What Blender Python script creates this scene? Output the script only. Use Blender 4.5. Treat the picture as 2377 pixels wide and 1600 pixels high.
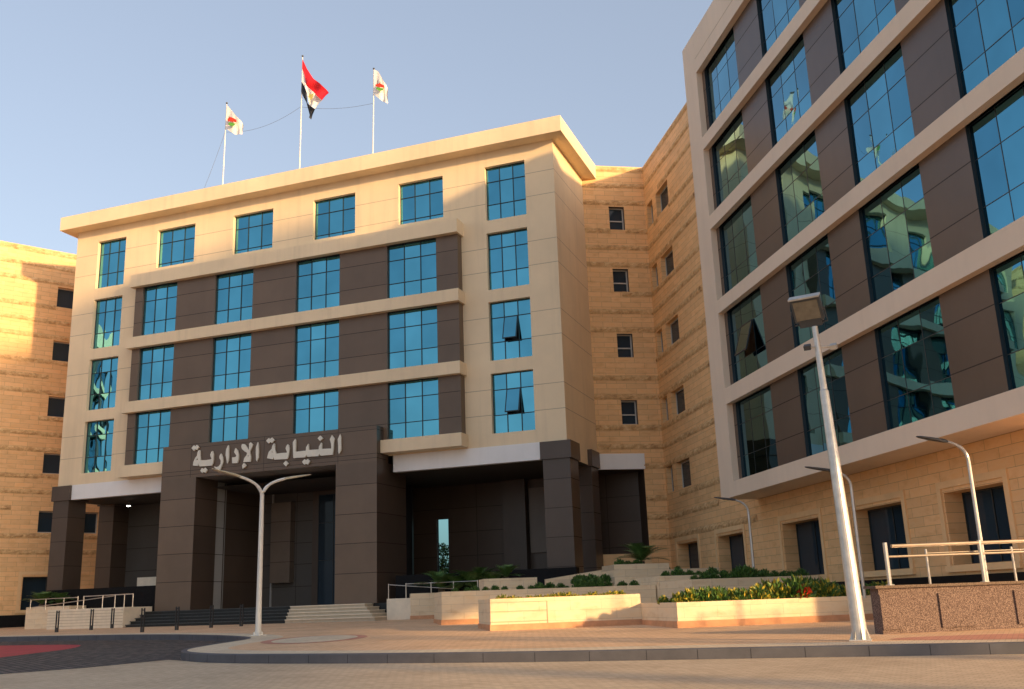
import bpy, bmesh, math, random
from mathutils import Vector, Matrix
from mathutils.geometry import tessellate_polygon
random.seed(7)
for o in list(bpy.data.objects): bpy.data.objects.remove(o, do_unlink=True)
SC = bpy.context.scene
COL = SC.collection
# ------------------------------------------------------------------ camera, sky, sun
cam_d = bpy.data.cameras.new('camera'); cam = bpy.data.objects.new('camera', cam_d); COL.objects.link(cam)
Rv = Vector((0.9360898, 0.35005207, -0.03463293)); Uv = Vector((0.12009412, -0.22549582, 0.96681386)); Fv = Vector((-0.33062561, 0.9091838, 0.25312353))
cam.matrix_world = Matrix(((Rv.x, Uv.x, -Fv.x, 0), (Rv.y, Uv.y, -Fv.y, 0), (Rv.z, Uv.z, -Fv.z, 1.2), (0, 0, 0, 1)))
cam_d.sensor_width = 36; cam_d.lens = 2296.37 / 2377 * 36; cam_d.shift_y = -0.00126
cam_d.clip_start = 0.1; cam_d.clip_end = 3000
SC.camera = cam
SUN = Vector((1.0, -0.45, 0.222)).normalized()
w = bpy.data.worlds.new('World'); SC.world = w; w.use_nodes = True
nt = w.node_tree; bgn = nt.nodes['Background']
sky = nt.nodes.new('ShaderNodeTexSky'); sky.sky_type = 'NISHITA'; sky.sun_disc = False
sky.sun_elevation = math.asin(SUN.z); sky.sun_rotation = math.atan2(SUN.x, SUN.y)
sky.air_density = 1.0; sky.dust_density = 3.0; sky.ozone_density = 1.0; sky.altitude = 50
hs = nt.nodes.new('ShaderNodeHueSaturation'); hs.inputs['Saturation'].default_value = .72; nt.links.new(sky.outputs[0], hs.inputs['Color'])
tn = nt.nodes.new('ShaderNodeMix'); tn.data_type = 'RGBA'; tn.blend_type = 'MULTIPLY'; tn.inputs[0].default_value = 1; tn.inputs[7].default_value = (.83, .81, .83, 1)
nt.links.new(hs.outputs[0], tn.inputs[6])
hz = nt.nodes.new('ShaderNodeMix'); hz.data_type = 'RGBA'; hz.inputs[0].default_value = .5; hz.inputs[7].default_value = (.84, 1.01, 1.30, 1)   # thin even haze over the whole sky
nt.links.new(tn.outputs[2], hz.inputs[6]); nt.links.new(hz.outputs[2], bgn.inputs[0]); bgn.inputs[1].default_value = 0.15
sd = bpy.data.lights.new('sun', 'SUN'); sun = bpy.data.objects.new('sun', sd); COL.objects.link(sun)
sd.energy = 2.1; sd.angle = math.radians(2.0); sd.color = (1.0, 0.63, 0.28)
sun.rotation_euler = SUN.to_track_quat('Z', 'Y').to_euler(); sun.location = (30, -20, 40)
SC.view_settings.view_transform = 'Standard'; SC.view_settings.look = 'None'
SC.view_settings.exposure = 1.52; SC.view_settings.gamma = 1.0
SC.render.engine = 'CYCLES'
# ------------------------------------------------------------------ frames
EX, EY = 0.49608358, -0.86827477     # along the right wing, towards the camera
NX, NY = 0.86827477, 0.49608358      # into the right wing
XC = -30.53
def T0(a, d, z): return (a, d, z)
def TR(s, n, z): return (EX*s + NX*n, EY*s + NY*n, z)
def TL(s, n, z): return (2*XC - (EX*s + NX*n), EY*s + NY*n, z)
def TB(a, d, z): return (NX*a - EX*d, NY*a - EY*d, z)
def TBL(a, d, z): return (2*XC - (NX*a - EX*d), NY*a - EY*d, z)
def TS(a, d, z): return (-d, a, z)
TL.flip = True; TBL.flip = True
def gz(x, y, up=0.2):
    wv = x*-.342 + y*.94
    return up + .012*(min(wv, 90) - 18.5) if wv > 0 else up - .222
# ------------------------------------------------------------------ materials
MAT = {}
def newmat(name):
    m = bpy.data.materials.new(name); m.use_nodes = True; MAT[name] = m
    return m, m.node_tree, m.node_tree.nodes['Principled BSDF']
def N(t, k, **kw):
    n = t.nodes.new(k)
    for a, v in kw.items(): setattr(n, a, v)
    return n
def posuv(t, u=(1, 0, 0)):
    g = N(t, 'ShaderNodeNewGeometry'); d = N(t, 'ShaderNodeVectorMath', operation='DOT_PRODUCT'); d.inputs[1].default_value = u
    t.links.new(g.outputs['Position'], d.inputs[0])
    s = N(t, 'ShaderNodeSeparateXYZ'); t.links.new(g.outputs['Position'], s.inputs[0])
    c = N(t, 'ShaderNodeCombineXYZ'); t.links.new(d.outputs['Value'], c.inputs[0]); t.links.new(s.outputs[2], c.inputs[1])
    return g, c
def mixc(t, fac, a, b, blend='MIX'):
    m = N(t, 'ShaderNodeMix', data_type='RGBA', blend_type=blend)
    for i, v in ((0, fac), (6, a), (7, b)):
        if hasattr(v, 'is_output'): t.links.new(v, m.inputs[i])
        else: m.inputs[i].default_value = v if i == 0 else (*v, 1)
    return m.outputs[2]
def noise(t, vec, scale, detail=4, rough=.6):
    n = N(t, 'ShaderNodeTexNoise'); n.inputs['Scale'].default_value = scale; n.inputs['Detail'].default_value = detail; n.inputs['Roughness'].default_value = rough
    if vec: t.links.new(vec, n.inputs['Vector'])
    return n.outputs['Fac']
def ramp(t, f, stops):
    r = N(t, 'ShaderNodeValToRGB'); t.links.new(f, r.inputs[0]); el = r.color_ramp.elements
    while len(el) < len(stops): el.new(.5)
    for e_, (p, c) in zip(el, stops): e_.position = p; e_.color = (*c, 1)
    return r.outputs[0]
def sc3(c, k): return tuple(min(1, v*k) for v in c)
def bump(t, b, h, strength, dist=.02):
    n = N(t, 'ShaderNodeBump'); n.inputs['Strength'].default_value = strength; n.inputs['Distance'].default_value = dist
    t.links.new(h, n.inputs['Height']); t.links.new(n.outputs[0], b.inputs['Normal'])
def plain(name, c, rough=.6, var=.12, sc=1.5, metal=0, bmp=0.0, stain=0.0, spec=.5):
    m, t, b = newmat(name); b.inputs['Roughness'].default_value = rough; b.inputs['Metallic'].default_value = metal
    b.inputs['Specular IOR Level'].default_value = spec
    g = N(t, 'ShaderNodeNewGeometry')
    f = noise(t, g.outputs['Position'], sc, 6)
    col = ramp(t, f, [(.3, sc3(c, 1-var)), (.7, sc3(c, 1+var))])
    if stain:
        mp = N(t, 'ShaderNodeMapping'); mp.inputs['Scale'].default_value = (2.2, 2.2, .12); t.links.new(g.outputs['Position'], mp.inputs[0])
        f2 = noise(t, mp.outputs[0], 1.0, 5)
        mask = ramp(t, f2, [(.5, (0, 0, 0)), (.75, (stain,)*3)])
        col = mixc(t, mask, col, sc3(c, .55))
    if name.startswith('brown') and 'joint' not in name:
        col = mixc(t, 1.0, col, ramp(t, g.outputs['Random Per Island'], [(0, (.88, .88, .88)), (1, (1.08, 1.06, 1.04))]), 'MULTIPLY')
    t.links.new(col, b.inputs['Base Color'])
    if bmp:
        f3 = noise(t, g.outputs['Position'], 40, 3); bump(t, b, f3, bmp)
    return m
def stone(name, u, c, row=.30, wid=1.15, mort=.008, var=.07, mc=.55, rough=.75):
    m, t, b = newmat(name); g, uv = posuv(t, u)
    bt = N(t, 'ShaderNodeTexBrick'); t.links.new(uv.outputs[0], bt.inputs['Vector'])
    bt.offset = .5; bt.inputs['Scale'].default_value = 1; bt.inputs['Brick Width'].default_value = wid; bt.inputs['Row Height'].default_value = row
    bt.inputs['Mortar Size'].default_value = mort; bt.inputs['Mortar Smooth'].default_value = .2; bt.inputs['Bias'].default_value = 0
    bt.inputs['Color1'].default_value = (*sc3(c, 1-var), 1); bt.inputs['Color2'].default_value = (*sc3(c, 1+var), 1); bt.inputs['Mortar'].default_value = (*sc3(c, mc), 1)
    mp = N(t, 'ShaderNodeMapping'); mp.inputs['Scale'].default_value = (1.3, 1.3, 3.2); t.links.new(g.outputs['Position'], mp.inputs[0])
    f = noise(t, mp.outputs[0], 1.2, 7)
    col = mixc(t, 1.0, bt.outputs[0], ramp(t, f, [(.3, (.88, .82, .74)), (.5, (1, 1, 1)), (.7, (1.0, .94, .84))]), 'MULTIPLY')
    t.links.new(col, b.inputs['Base Color']); b.inputs['Roughness'].default_value = rough
    f3 = noise(t, g.outputs['Position'], 25, 3); bump(t, b, f3, .15)
    return m
CREAM = (.86, .69, .46); STONE = (.88, .555, .27)
plain('cream', CREAM, .8, .07, .35, bmp=.05, stain=.22)
plain('cream_joint', (.46, .36, .24), .9, .05)
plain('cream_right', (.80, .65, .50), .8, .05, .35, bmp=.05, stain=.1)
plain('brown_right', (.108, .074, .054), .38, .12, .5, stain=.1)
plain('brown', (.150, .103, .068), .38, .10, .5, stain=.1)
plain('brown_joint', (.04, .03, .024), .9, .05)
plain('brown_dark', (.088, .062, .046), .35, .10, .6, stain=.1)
plain('porch_panel', (.17, .13, .10), .35, .10, .6)
plain('grey_panel', (.40, .40, .39), .4, .06, .6)
plain('fascia', (.86, .85, .83), .6, .05, .5, stain=.1)
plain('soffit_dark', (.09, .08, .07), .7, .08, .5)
for k, u in (('R', (EX, EY, 0)), ('B', (NX, NY, 0)), ('L', (-EX, EY, 0)), ('BL', (-NX, NY, 0))):
    stone('stone_' + k, u, STONE)
    stone('planter_stone_' + k, u, (.84, .68, .47), row=.30, wid=1.0, mort=.006, var=.05, mc=.7)
def roughstone():
    m, t, b = newmat('rough_stone'); g = N(t, 'ShaderNodeNewGeometry')
    f = noise(t, g.outputs['Position'], 3.0, 8, .7)
    t.links.new(ramp(t, f, [(.3, (.40, .22, .095)), (.5, (.68, .43, .20)), (.7, (.86, .60, .32))]), b.inputs['Base Color'])
    b.inputs['Roughness'].default_value = .9; bump(t, b, noise(t, g.outputs['Position'], 12, 6), .6, .05)
roughstone()
plain('stone_trim', (.86, .58, .30), .75, .08, 1.5, bmp=.1)
plain('base_course', (.62, .32, .17), .7, .18, 3, bmp=.1)
plain('black_granite', (.007, .007, .008), .6, .3, 6, spec=.15)
plain('dark_step', (.010, .012, .012), .45, .3, 4)
plain('shaded_riser', (.50, .42, .31), .7, .08, 3); plain('step_edge', (.05, .055, .055), .4, .2, 4)  # riser colour darkened to paint in the shade under the nosings
plain('light_step', (.80, .69, .53), .6, .08, 3)
plain('frame_dark', (.02, .03, .035), .4, .1)
plain('frame_light', (.55, .52, .47), .4, .1)
plain('navy_frame', (.05, .08, .13), .4, .1)
def glass(name, c, rough=.015, metal=1.0):
    m, t, b = newmat(name); g = N(t, 'ShaderNodeNewGeometry')
    f = noise(t, g.outputs['Position'], .35, 3)
    col = ramp(t, f, [(.35, sc3(c, .9)), (.65, sc3(c, 1.08))])
    col = mixc(t, 1.0, col, ramp(t, g.outputs['Random Per Island'], [(0, (.74, .78, .82)), (.35, (.95, .95, .95)), (.8, (1, 1, 1)), (1, (1.0, 1.0, .98))]), 'MULTIPLY')
    t.links.new(col, b.inputs['Base Color'])
    b.inputs['Metallic'].default_value = metal; b.inputs['Roughness'].default_value = rough
    if not metal: b.inputs['Specular IOR Level'].default_value = .22
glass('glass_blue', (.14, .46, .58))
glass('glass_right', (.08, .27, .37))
glass('glass_dark', (.03, .05, .07), .04, .0)
glass('glass_tint', (.10, .22, .28), .03)
m, t, b = newmat('glass_clear'); b.inputs['Transmission Weight'].default_value = 1.0; b.inputs['Roughness'].default_value = 0; b.inputs['Base Color'].default_value = (.12, .40, .46, 1); b.inputs['IOR'].default_value = 1.0
plain('white_metal', (.72, .70, .64), .35, .05, 3)
plain('cream_metal', (.78, .74, .62), .35, .06, 3)
plain('steel', (.62, .58, .52), .28, .05, 4, metal=.85)
plain('galvanized', (.58, .57, .54), .38, .15, 5, metal=.55)
plain('lamp_head', (.06, .065, .07), .45, .1)
plain('lamp_head_light', (.50, .44, .30), .45, .25, 6)
plain('lens', (.20, .17, .12), .2, .15, 8)
plain('black_metal', (.02, .02, .022), .35, .1)
plain('cable', (.12, .13, .15), .6, .1)
plain('flag_red', (.75, .01, .02), .7, .1, 2); plain('flag_white', (.85, .80, .76), .7, .05, 2); plain('flag_black', (.012, .014, .02), .7, .1, 2)
plain('emblem_red', (.62, .05, .02), .7, .1, 3); plain('emblem_green', (.12, .38, .05), .7, .1, 3); plain('emblem_gold', (.5, .42, .12), .7, .1, 3); plain('emblem_dark', (.1, .06, .03), .7, .1)
plain('soil', (.07, .045, .028), .95, .3, 6, bmp=.5)
plain('bark', (.10, .07, .045), .9, .3, 6, bmp=.4)
def leaf(name, c, c2):
    m, t, b = newmat(name); g = N(t, 'ShaderNodeNewGeometry')
    t.links.new(ramp(t, g.outputs['Random Per Island'], [(0.1, c), (.9, c2)]), b.inputs['Base Color'])
    b.inputs['Roughness'].default_value = .5; b.inputs['Subsurface Weight'].default_value = 0
leaf('leaf_green', (.025, .085, .015), (.10, .20, .035)); leaf('leaf_yellow', (.10, .16, .02), (.55, .42, .04)); leaf('leaf_red', (.45, .02, .01), (.75, .10, .02)); leaf('leaf_palm', (.05, .13, .03), (.13, .23, .06)); leaf('leaf_far', (.03, .06, .015), (.08, .12, .03))
def pavers(name, cols, bw, rh, mort=.010, rot=0.0, mc=.78, big=None, rough=.85):
    m, t, b = newmat(name); g = N(t, 'ShaderNodeNewGeometry')
    mp = N(t, 'ShaderNodeMapping'); mp.inputs['Rotation'].default_value = (0, 0, rot); t.links.new(g.outputs['Position'], mp.inputs[0])
    bt = N(t, 'ShaderNodeTexBrick'); t.links.new(mp.outputs[0], bt.inputs['Vector']); bt.inputs['Scale'].default_value = 1
    bt.inputs['Brick Width'].default_value = bw; bt.inputs['Row Height'].default_value = rh; bt.inputs['Mortar Size'].default_value = mort
    bt.inputs['Color1'].default_value = (*cols[0], 1); bt.inputs['Color2'].default_value = (*cols[1], 1); bt.inputs['Mortar'].default_value = (*sc3(cols[0], mc), 1)
    f = noise(t, g.outputs['Position'], .45, 6)
    col = mixc(t, 1.0, bt.outputs[0], ramp(t, f, [(.3, (.80, .78, .76)), (.5, (.95, .94, .93)), (.7, (1.0, 1.0, 1.0))]), 'MULTIPLY')
    f9 = noise(t, g.outputs['Position'], 6.0, 4)
    col = mixc(t, 1.0, col, ramp(t, f9, [(.35, (.88, .87, .86)), (.6, (1, 1, 1))]), 'MULTIPLY')
    if big:
        f2 = noise(t, g.outputs['Position'], .12, 2); col = mixc(t, ramp(t, f2, [(.45, (0, 0, 0)), (.55, (.6, .6, .6))]), col, big)
    t.links.new(col, b.inputs['Base Color']); b.inputs['Roughness'].default_value = rough
    bump(t, b, bt.outputs['Fac'], -.3, .006)
pavers('paver_tan', [(.58, .45, .31), (.68, .54, .38)], .22, .11, rot=.35)
pavers('plaza_tile', [(.78, .50, .29), (.85, .57, .35)], .2, .2, .008, rot=.12, mc=.7)
pavers('plaza_band', [(.72, .59, .42), (.80, .67, .49)], .2, .2, .008, rot=.12, mc=.7)
pavers('plaza_red', [(.60, .27, .19), (.66, .32, .22)], .2, .2, .008, rot=.12, mc=.7)
pavers('cobble', [(.045, .042, .044), (.17, .14, .13)], .26, .20, .03, rot=.6, mc=.35)
plain('red_paint', (.42, .035, .05), .7, .2, 3, bmp=.3)
plain('kerb_stone', (.085, .086, .100), .7, .18, 2, bmp=.2); plain('kerb_joint', (.02, .02, .025), .9, .1)
def speckle(name, a, bcol, cc):
    m, t, b = newmat(name); g = N(t, 'ShaderNodeNewGeometry')
    f = noise(t, g.outputs['Position'], 45, 3, .8)
    t.links.new(ramp(t, f, [(.38, a), (.5, bcol), (.62, cc)]), b.inputs['Base Color']); b.inputs['Roughness'].default_value = .8; b.inputs['Specular IOR Level'].default_value = .15
speckle('granite', (.05, .032, .028), (.15, .105, .09), (.28, .21, .18))
speckle('granite_cap', (.07, .05, .04), (.15, .11, .085), (.22, .17, .13))
# ------------------------------------------------------------------ mesh builder
ORG = {}
class MB:
    def __init__(s, T=T0): s.T = T; s.v = []; s.f = []; s.m = []; s.fl = getattr(T, 'flip', False); s.smooth = set()
    def face(s, pts, mat, sm=False):
        i = len(s.v); s.v += [s.T(*p) for p in pts]; f = list(range(i, i+len(pts)))
        if s.fl: f.reverse()
        if sm: s.smooth.add(len(s.f))
        s.f.append(f); s.m.append(mat)
    def box(s, a0, a1, d0, d1, z0, z1, mat, skip=''):
        if a0 > a1: a0, a1 = a1, a0
        P = lambda a, d, z: (a, d, z)
        if 'f' not in skip: s.face([P(a0,d0,z0),P(a1,d0,z0),P(a1,d0,z1),P(a0,d0,z1)], mat)
        if 'k' not in skip: s.face([P(a1,d1,z0),P(a0,d1,z0),P(a0,d1,z1),P(a1,d1,z1)], mat)
        if 'l' not in skip: s.face([P(a0,d1,z0),P(a0,d0,z0),P(a0,d0,z1),P(a0,d1,z1)], mat)
        if 'r' not in skip: s.face([P(a1,d0,z0),P(a1,d1,z0),P(a1,d1,z1),P(a1,d0,z1)], mat)
        if 't' not in skip: s.face([P(a0,d0,z1),P(a1,d0,z1),P(a1,d1,z1),P(a0,d1,z1)], mat)
        if 'b' not in skip: s.face([P(a0,d1,z0),P(a1,d1,z0),P(a1,d0,z0),P(a0,d0,z0)], mat)
    def wall(s, a0, a1, z0, z1, d, mat, holes=(), zj=(), aj=(), jm=None, jw=.016, depth=.3, rev=None):
        A = {a0, a1}; Z = {z0, z1}
        for h in holes: A |= {h[0], h[1]}; Z |= {h[2], h[3]}
        for z in zj:
            if z0 < z-jw and z+jw < z1: Z |= {z-jw, z+jw}
        for a in aj:
            if a0 < a-jw and a+jw < a1: A |= {a-jw, a+jw}
        A = sorted(x for x in A if a0-1e-6 <= x <= a1+1e-6); Z = sorted(x for x in Z if z0-1e-6 <= x <= z1+1e-6)
        for i in range(len(A)-1):
            for j in range(len(Z)-1):
                ca = (A[i]+A[i+1])/2; cz = (Z[j]+Z[j+1])/2
                if any(h[0] < ca < h[1] and h[2] < cz < h[3] for h in holes): continue
                mt = mat
                if jm and (any(abs(cz-z) < jw*.9 for z in zj) or any(abs(ca-a) < jw*.9 for a in aj)): mt = jm
                s.face([(A[i],d,Z[j]),(A[i+1],d,Z[j]),(A[i+1],d,Z[j+1]),(A[i],d,Z[j+1])], mt)
        for h in holes:
            dp = h[4] if len(h) > 4 else depth; r = rev or mat
            s.face([(h[0],d,h[2]),(h[0],d+dp,h[2]),(h[0],d+dp,h[3]),(h[0],d,h[3])][::-1], r)
            s.face([(h[1],d,h[2]),(h[1],d+dp,h[2]),(h[1],d+dp,h[3]),(h[1],d,h[3])], r)
            s.face([(h[0],d,h[3]),(h[1],d,h[3]),(h[1],d+dp,h[3]),(h[0],d+dp,h[3])], r)
            s.face([(h[0],d,h[2]),(h[1],d,h[2]),(h[1],d+dp,h[2]),(h[0],d+dp,h[2])][::-1], r)
    def tube(s, pts, rad, mat, seg=10, cap=True):
        pts = [Vector(p) for p in pts]; rs = rad if isinstance(rad, (list, tuple)) else [rad]*len(pts)
        rings = []
        ref = Vector((0, 0, 1))
        for i, p in enumerate(pts):
            dr = (pts[min(i+1, len(pts)-1)] - pts[max(i-1, 0)]).normalized()
            up = ref if abs(dr.z) < .95 else Vector((1, 0, 0))
            x = dr.cross(up).normalized(); y = x.cross(dr).normalized()
            rings.append([p + (x*math.cos(2*math.pi*k/seg) + y*math.sin(2*math.pi*k/seg))*rs[i] for k in range(seg)])
        for i in range(len(rings)-1):
            for k in range(seg):
                k2 = (k+1) % seg
                s.face([rings[i][k], rings[i+1][k], rings[i+1][k2], rings[i][k2]][::-1], mat, True)
        if cap:
            s.face(rings[0], mat); s.face(rings[-1][::-1], mat)
    def prism(s, poly, d0, d1, mat, hole=None):
        loops = [[Vector((a, z, 0)) for a, z in poly]] + ([[Vector((a, z, 0)) for a, z in hole]] if hole else [])
        flat = [p for l in loops for p in l]
        for tri in tessellate_polygon(loops):
            p = [flat[i] for i in tri]
            ar = (p[1]-p[0]).cross(p[2]-p[0]).z
            if ar < 0: p.reverse()
            s.face([(q.x, d0, q.y) for q in p], mat); s.face([(q.x, d1, q.y) for q in p][::-1], mat)
        for l in loops:
            A = sum(l[i].x*l[(i+1) % len(l)].y - l[(i+1) % len(l)].x*l[i].y for i in range(len(l)))
            q = l if (A > 0) == (l is loops[0]) else l[::-1]
            for i in range(len(q)):
                a, b_ = q[i], q[(i+1) % len(q)]
                s.face([(b_.x,d0,b_.y),(a.x,d0,a.y),(a.x,d1,a.y),(b_.x,d1,b_.y)][::-1], mat)
    def build(s, name, parent=None, bevel=0):
        o0 = ORG.get(parent.name, Vector((0,0,0))) if parent else Vector((0,0,0))
        me = bpy.data.meshes.new(name)
        if parent is None:
            n = len(s.v); o0 = Vector((sum(v[0] for v in s.v)/n, sum(v[1] for v in s.v)/n, min(v[2] for v in s.v)))
        me.from_pydata([(v[0]-o0.x, v[1]-o0.y, v[2]-o0.z) for v in s.v], [], s.f)
        names = list(dict.fromkeys(s.m))
        for nm in names: me.materials.append(MAT[nm])
        ix = {nm: i for i, nm in enumerate(names)}
        me.polygons.foreach_set('material_index', [ix[x] for x in s.m])
        for i in s.smooth: me.polygons[i].use_smooth = True
        me.update()
        o = bpy.data.objects.new(name, me); COL.objects.link(o)
        if parent: o.parent = parent
        else: o.location = o0
        ORG[o.name] = o0
        if bevel:
            bv = o.modifiers.new('bevel', 'BEVEL'); bv.width = bevel; bv.segments = 2; bv.limit_method = 'ANGLE'
        return o
def tag(o, label=None, cat=None, group=None, kind=None):
    if label: o['label'] = label
    if cat: o['category'] = cat
    if group: o['group'] = group
    if kind: o['kind'] = kind
    return o
def empty(name, loc, label, cat, group=None):
    o = bpy.data.objects.new(name, None); COL.objects.link(o); o.location = loc; ORG[o.name] = Vector(loc)
    o.empty_display_size = .5
    return tag(o, label, cat, group)
def copy_tree(o, loc, rz=0, scale=1, parent=None):
    c = o.copy(); COL.objects.link(c); c.parent = parent
    if parent is None:
        c.location = loc; c.rotation_euler = (0, 0, rz); c.scale = (scale,)*3
    for ch in o.children: copy_tree(ch, None, parent=c)
    return c
# ------------------------------------------------------------------ windows
def grid_pane(mb, a0, a1, z0, z1, d, mat, warp, n=6):
    A = random.uniform(-warp, warp); tx = random.uniform(-warp, warp)*.7; tz = random.uniform(-warp, warp)*.7
    i0 = len(mb.v)
    ph = random.uniform(0, 6)
    for j in range(n+1):
        for i in range(n+1):
            u = i/n*2-1; v = j/n*2-1
            off = A*(1-u*u)*(1-v*v) + tx*u + tz*v + warp*.35*math.sin(2.2*u+ph)*math.cos(1.7*v-ph)
            mb.v.append(mb.T(a0+(a1-a0)*i/n, d+off, z0+(z1-z0)*j/n))
    for j in range(n):
        for i in range(n):
            f = [i0+j*(n+1)+i, i0+j*(n+1)+i+1, i0+(j+1)*(n+1)+i+1, i0+(j+1)*(n+1)+i]
            if mb.fl: f.reverse()
            mb.smooth.add(len(mb.f)); mb.f.append(f); mb.m.append(mat)
def window(T, a0, a1, z0, z1, d, parent, zt=(), npan=3, mat='glass_blue', fm='frame_dark', bar=.022, warp=.004, open_cell=None, label=None, prot=.035):
    """window with frame bars; glass in plane d"""
    fr = MB(T); zs = [z0] + [z for z in zt if z0+.1 < z < z1-.1] + [z1]
    zs.sort(); As = [a0+(a1-a0)*i/npan for i in range(npan+1)]
    for i, a in enumerate(As):
        l, r = (a, a+bar*1.6) if i == 0 else ((a-bar*1.6, a) if i == npan else (a-bar, a+bar))
        fr.box(l, r, d-prot, d+.03, z0, z1, fm)
    for j, z in enumerate(zs):
        lo, hi = (z, z+bar*1.6) if j == 0 else ((z-bar*1.6, z) if j == len(zs)-1 else (z-bar*.85, z+bar*.85))
        for i in range(npan):
            x0 = As[i] + (bar*1.6 if i == 0 else bar); x1 = As[i+1] - (bar*1.6 if i == npan-1 else bar)
            fr.box(x0, x1, d-prot*.94, d+.028, lo, hi, fm)
    fo = fr.build('window', parent)
    if label: fo['label'] = label
    pn = MB(T)
    for i in range(npan):
        for j in range(len(zs)-1):
            if open_cell == (i, j):
                pn.face([(As[i],d+.6,zs[j]),(As[i+1],d+.6,zs[j]),(As[i+1],d+.6,zs[j+1]),(As[i],d+.6,zs[j+1])], 'black_metal'); continue  # black sheet stands for the dark room behind the open sash
            grid_pane(pn, As[i]+.005, As[i+1]-.005, zs[j]+.005, zs[j+1]-.005, d, mat, warp)
    pn.build('pane', fo)
    if open_cell:
        i, j = open_cell; s = MB(T); A0, A1, Z0, Z1 = As[i], As[i+1], zs[j], zs[j+1]
        th = math.radians(17); L = Z1-Z0; dz, dd = L*math.cos(th), L*math.sin(th)
        pt = lambda a, k, off: (a, d-.05-dd*k-off*math.cos(th), Z1-dz*k-off*math.sin(th)*-1)
        b_ = .05
        s.face([pt(A0+b_,.97,0),pt(A1-b_,.97,0),pt(A1-b_,.03,0),pt(A0+b_,.03,0)], mat)
        s.face([pt(A0+b_,.97,-.03),pt(A1-b_,.97,-.03),pt(A1-b_,.03,-.03),pt(A0+b_,.03,-.03)][::-1], 'black_metal')
        for (x0, x1, k0, k1) in ((A0,A0+b_,0,1),(A1-b_,A1,0,1),(A0+b_,A1-b_,0,.04),(A0+b_,A1-b_,.96,1)):
            q = [pt(x0,k1,.01),pt(x1,k1,.01),pt(x1,k0,.01),pt(x0,k0,.01)]; r = [pt(x0,k1,-.04),pt(x1,k1,-.04),pt(x1,k0,-.04),pt(x0,k0,-.04)]
            s.face(q, fm); s.face(r[::-1], fm)
            for k in range(4): s.face([q[(k+1) % 4], q[k], r[k], r[(k+1) % 4]], fm)
        s.build('sash', fo)
    return fo
def small_window(T, a0, a1, z0, z1, d, parent, dep=.30, split=.42):
    fr = MB(T); b_ = .07
    fr.box(a0, a0+b_, d+dep-.04, d+dep+.03, z0, z1, 'frame_light'); fr.box(a1-b_, a1, d+dep-.04, d+dep+.03, z0, z1, 'frame_light')
    fr.box(a0+b_, a1-b_, d+dep-.038, d+dep+.028, z0, z0+b_, 'frame_light'); fr.box(a0+b_, a1-b_, d+dep-.038, d+dep+.028, z1-b_, z1, 'frame_light')
    zm = z0+(z1-z0)*split
    if split: fr.box(a0+b_, a1-b_, d+dep-.06, d+dep+.027, zm-.035, zm+.035, 'frame_light')
    fo = fr.build('window', parent)
    p = MB(T)
    for q0, q1 in (((z0+b_, zm-.035), (zm+.035, z1-b_)) if split else ((z0+b_, z1-b_),)):
        grid_pane(p, a0+b_, a1-b_, q0, q1, d+dep, 'glass_dark', .002)
    p.build('pane', fo)
# ================================================================== SETTING
# ground / road
g = MB()
WS = [-400, -100, 0, 10, 20, 30, 40, 50, 60, 70, 80, 90, 200, 900]; HS = [-900, -300, -100, -50, -20, 0, 20, 50, 100, 300, 900]
def wh(wv, h): # forward w, right h
    return (wv*-.342 + h*.94, wv*.94 + h*.342)
for i in range(len(WS)-1):
    for j in range(len(HS)-1):
        ps = []
        for a, b_ in ((i,j),(i,j+1),(i+1,j+1),(i+1,j)):
            x, y = wh(WS[a], HS[b_]); ps.append((x, y, gz(x, y, 0)))
        g.face(ps, 'paver_tan')
tag(g.build('ground'), kind='structure')
def ccw(pts):
    A = sum(pts[i][0]*pts[(i+1) % len(pts)][1] - pts[(i+1) % len(pts)][0]*pts[i][1] for i in range(len(pts)))
    return pts if A > 0 else pts[::-1]
def sheet(name, pts, up, mat, kind='structure', n=1):
    mb = MB(); pts = ccw(pts); V = [Vector((x, y, 0)) for x, y in pts]
    for tri in tessellate_polygon([V]):
        p = [V[i] for i in tri]
        if (p[1]-p[0]).cross(p[2]-p[0]).z < 0: p.reverse()
        mb.face([(q.x, q.y, gz(q.x, q.y, up)) for q in p], mat)
    return tag(mb.build(name), kind=kind)
def smooth_path(P, n=6):
    out = []
    for i in range(len(P)-1):
        p0, p1, p2, p3 = [Vector(P[max(0, min(len(P)-1, k))]) for k in (i-1, i, i+1, i+2)]
        for k in range(n):
            t_ = k/n; out.append(tuple(.5*((2*p1) + (-p0+p2)*t_ + (2*p0-5*p1+4*p2-p3)*t_*t_ + (-p0+3*p1-3*p2+p3)*t_**3)))
    out.append(tuple(P[-1])); return out
EDGE = [(-80,38.5),(-50,35.2),(-35,34.0),(-28.4,33.2),(-24.2,31.6),(-21.2,29.7),(-19.6,28.0),(-18.9,26.2),(-18.35,24.3),(-17.5,22.2),(-16.1,20.8),(-14,20.0),(-10.2,19.62),(-6.4,19.6),(-2.5,19.95),(1.7,20.3),(8,21.0),(16,22.2),(30,24.6)]
EP = smooth_path(EDGE, 6)
sheet('cobbled_road', [(x-.0, y-.02) for x, y in EP[:64]] + [(-17.35,21.5),(-17.75,19.2),(-20.5,14),(-30,0),(-80,-10)], .004, 'cobble')
red = smooth_path([(-60,30),(-40,30.6),(-31.4,30.4),(-28.5,30.0),(-27.2,28.9),(-26.0,27.0),(-25.3,24.8),(-24.4,22.4),(-22.6,20.2),(-23.5,14),(-40,8)], 4)
sheet('red_road_marking', red, .009, 'red_paint')
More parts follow.
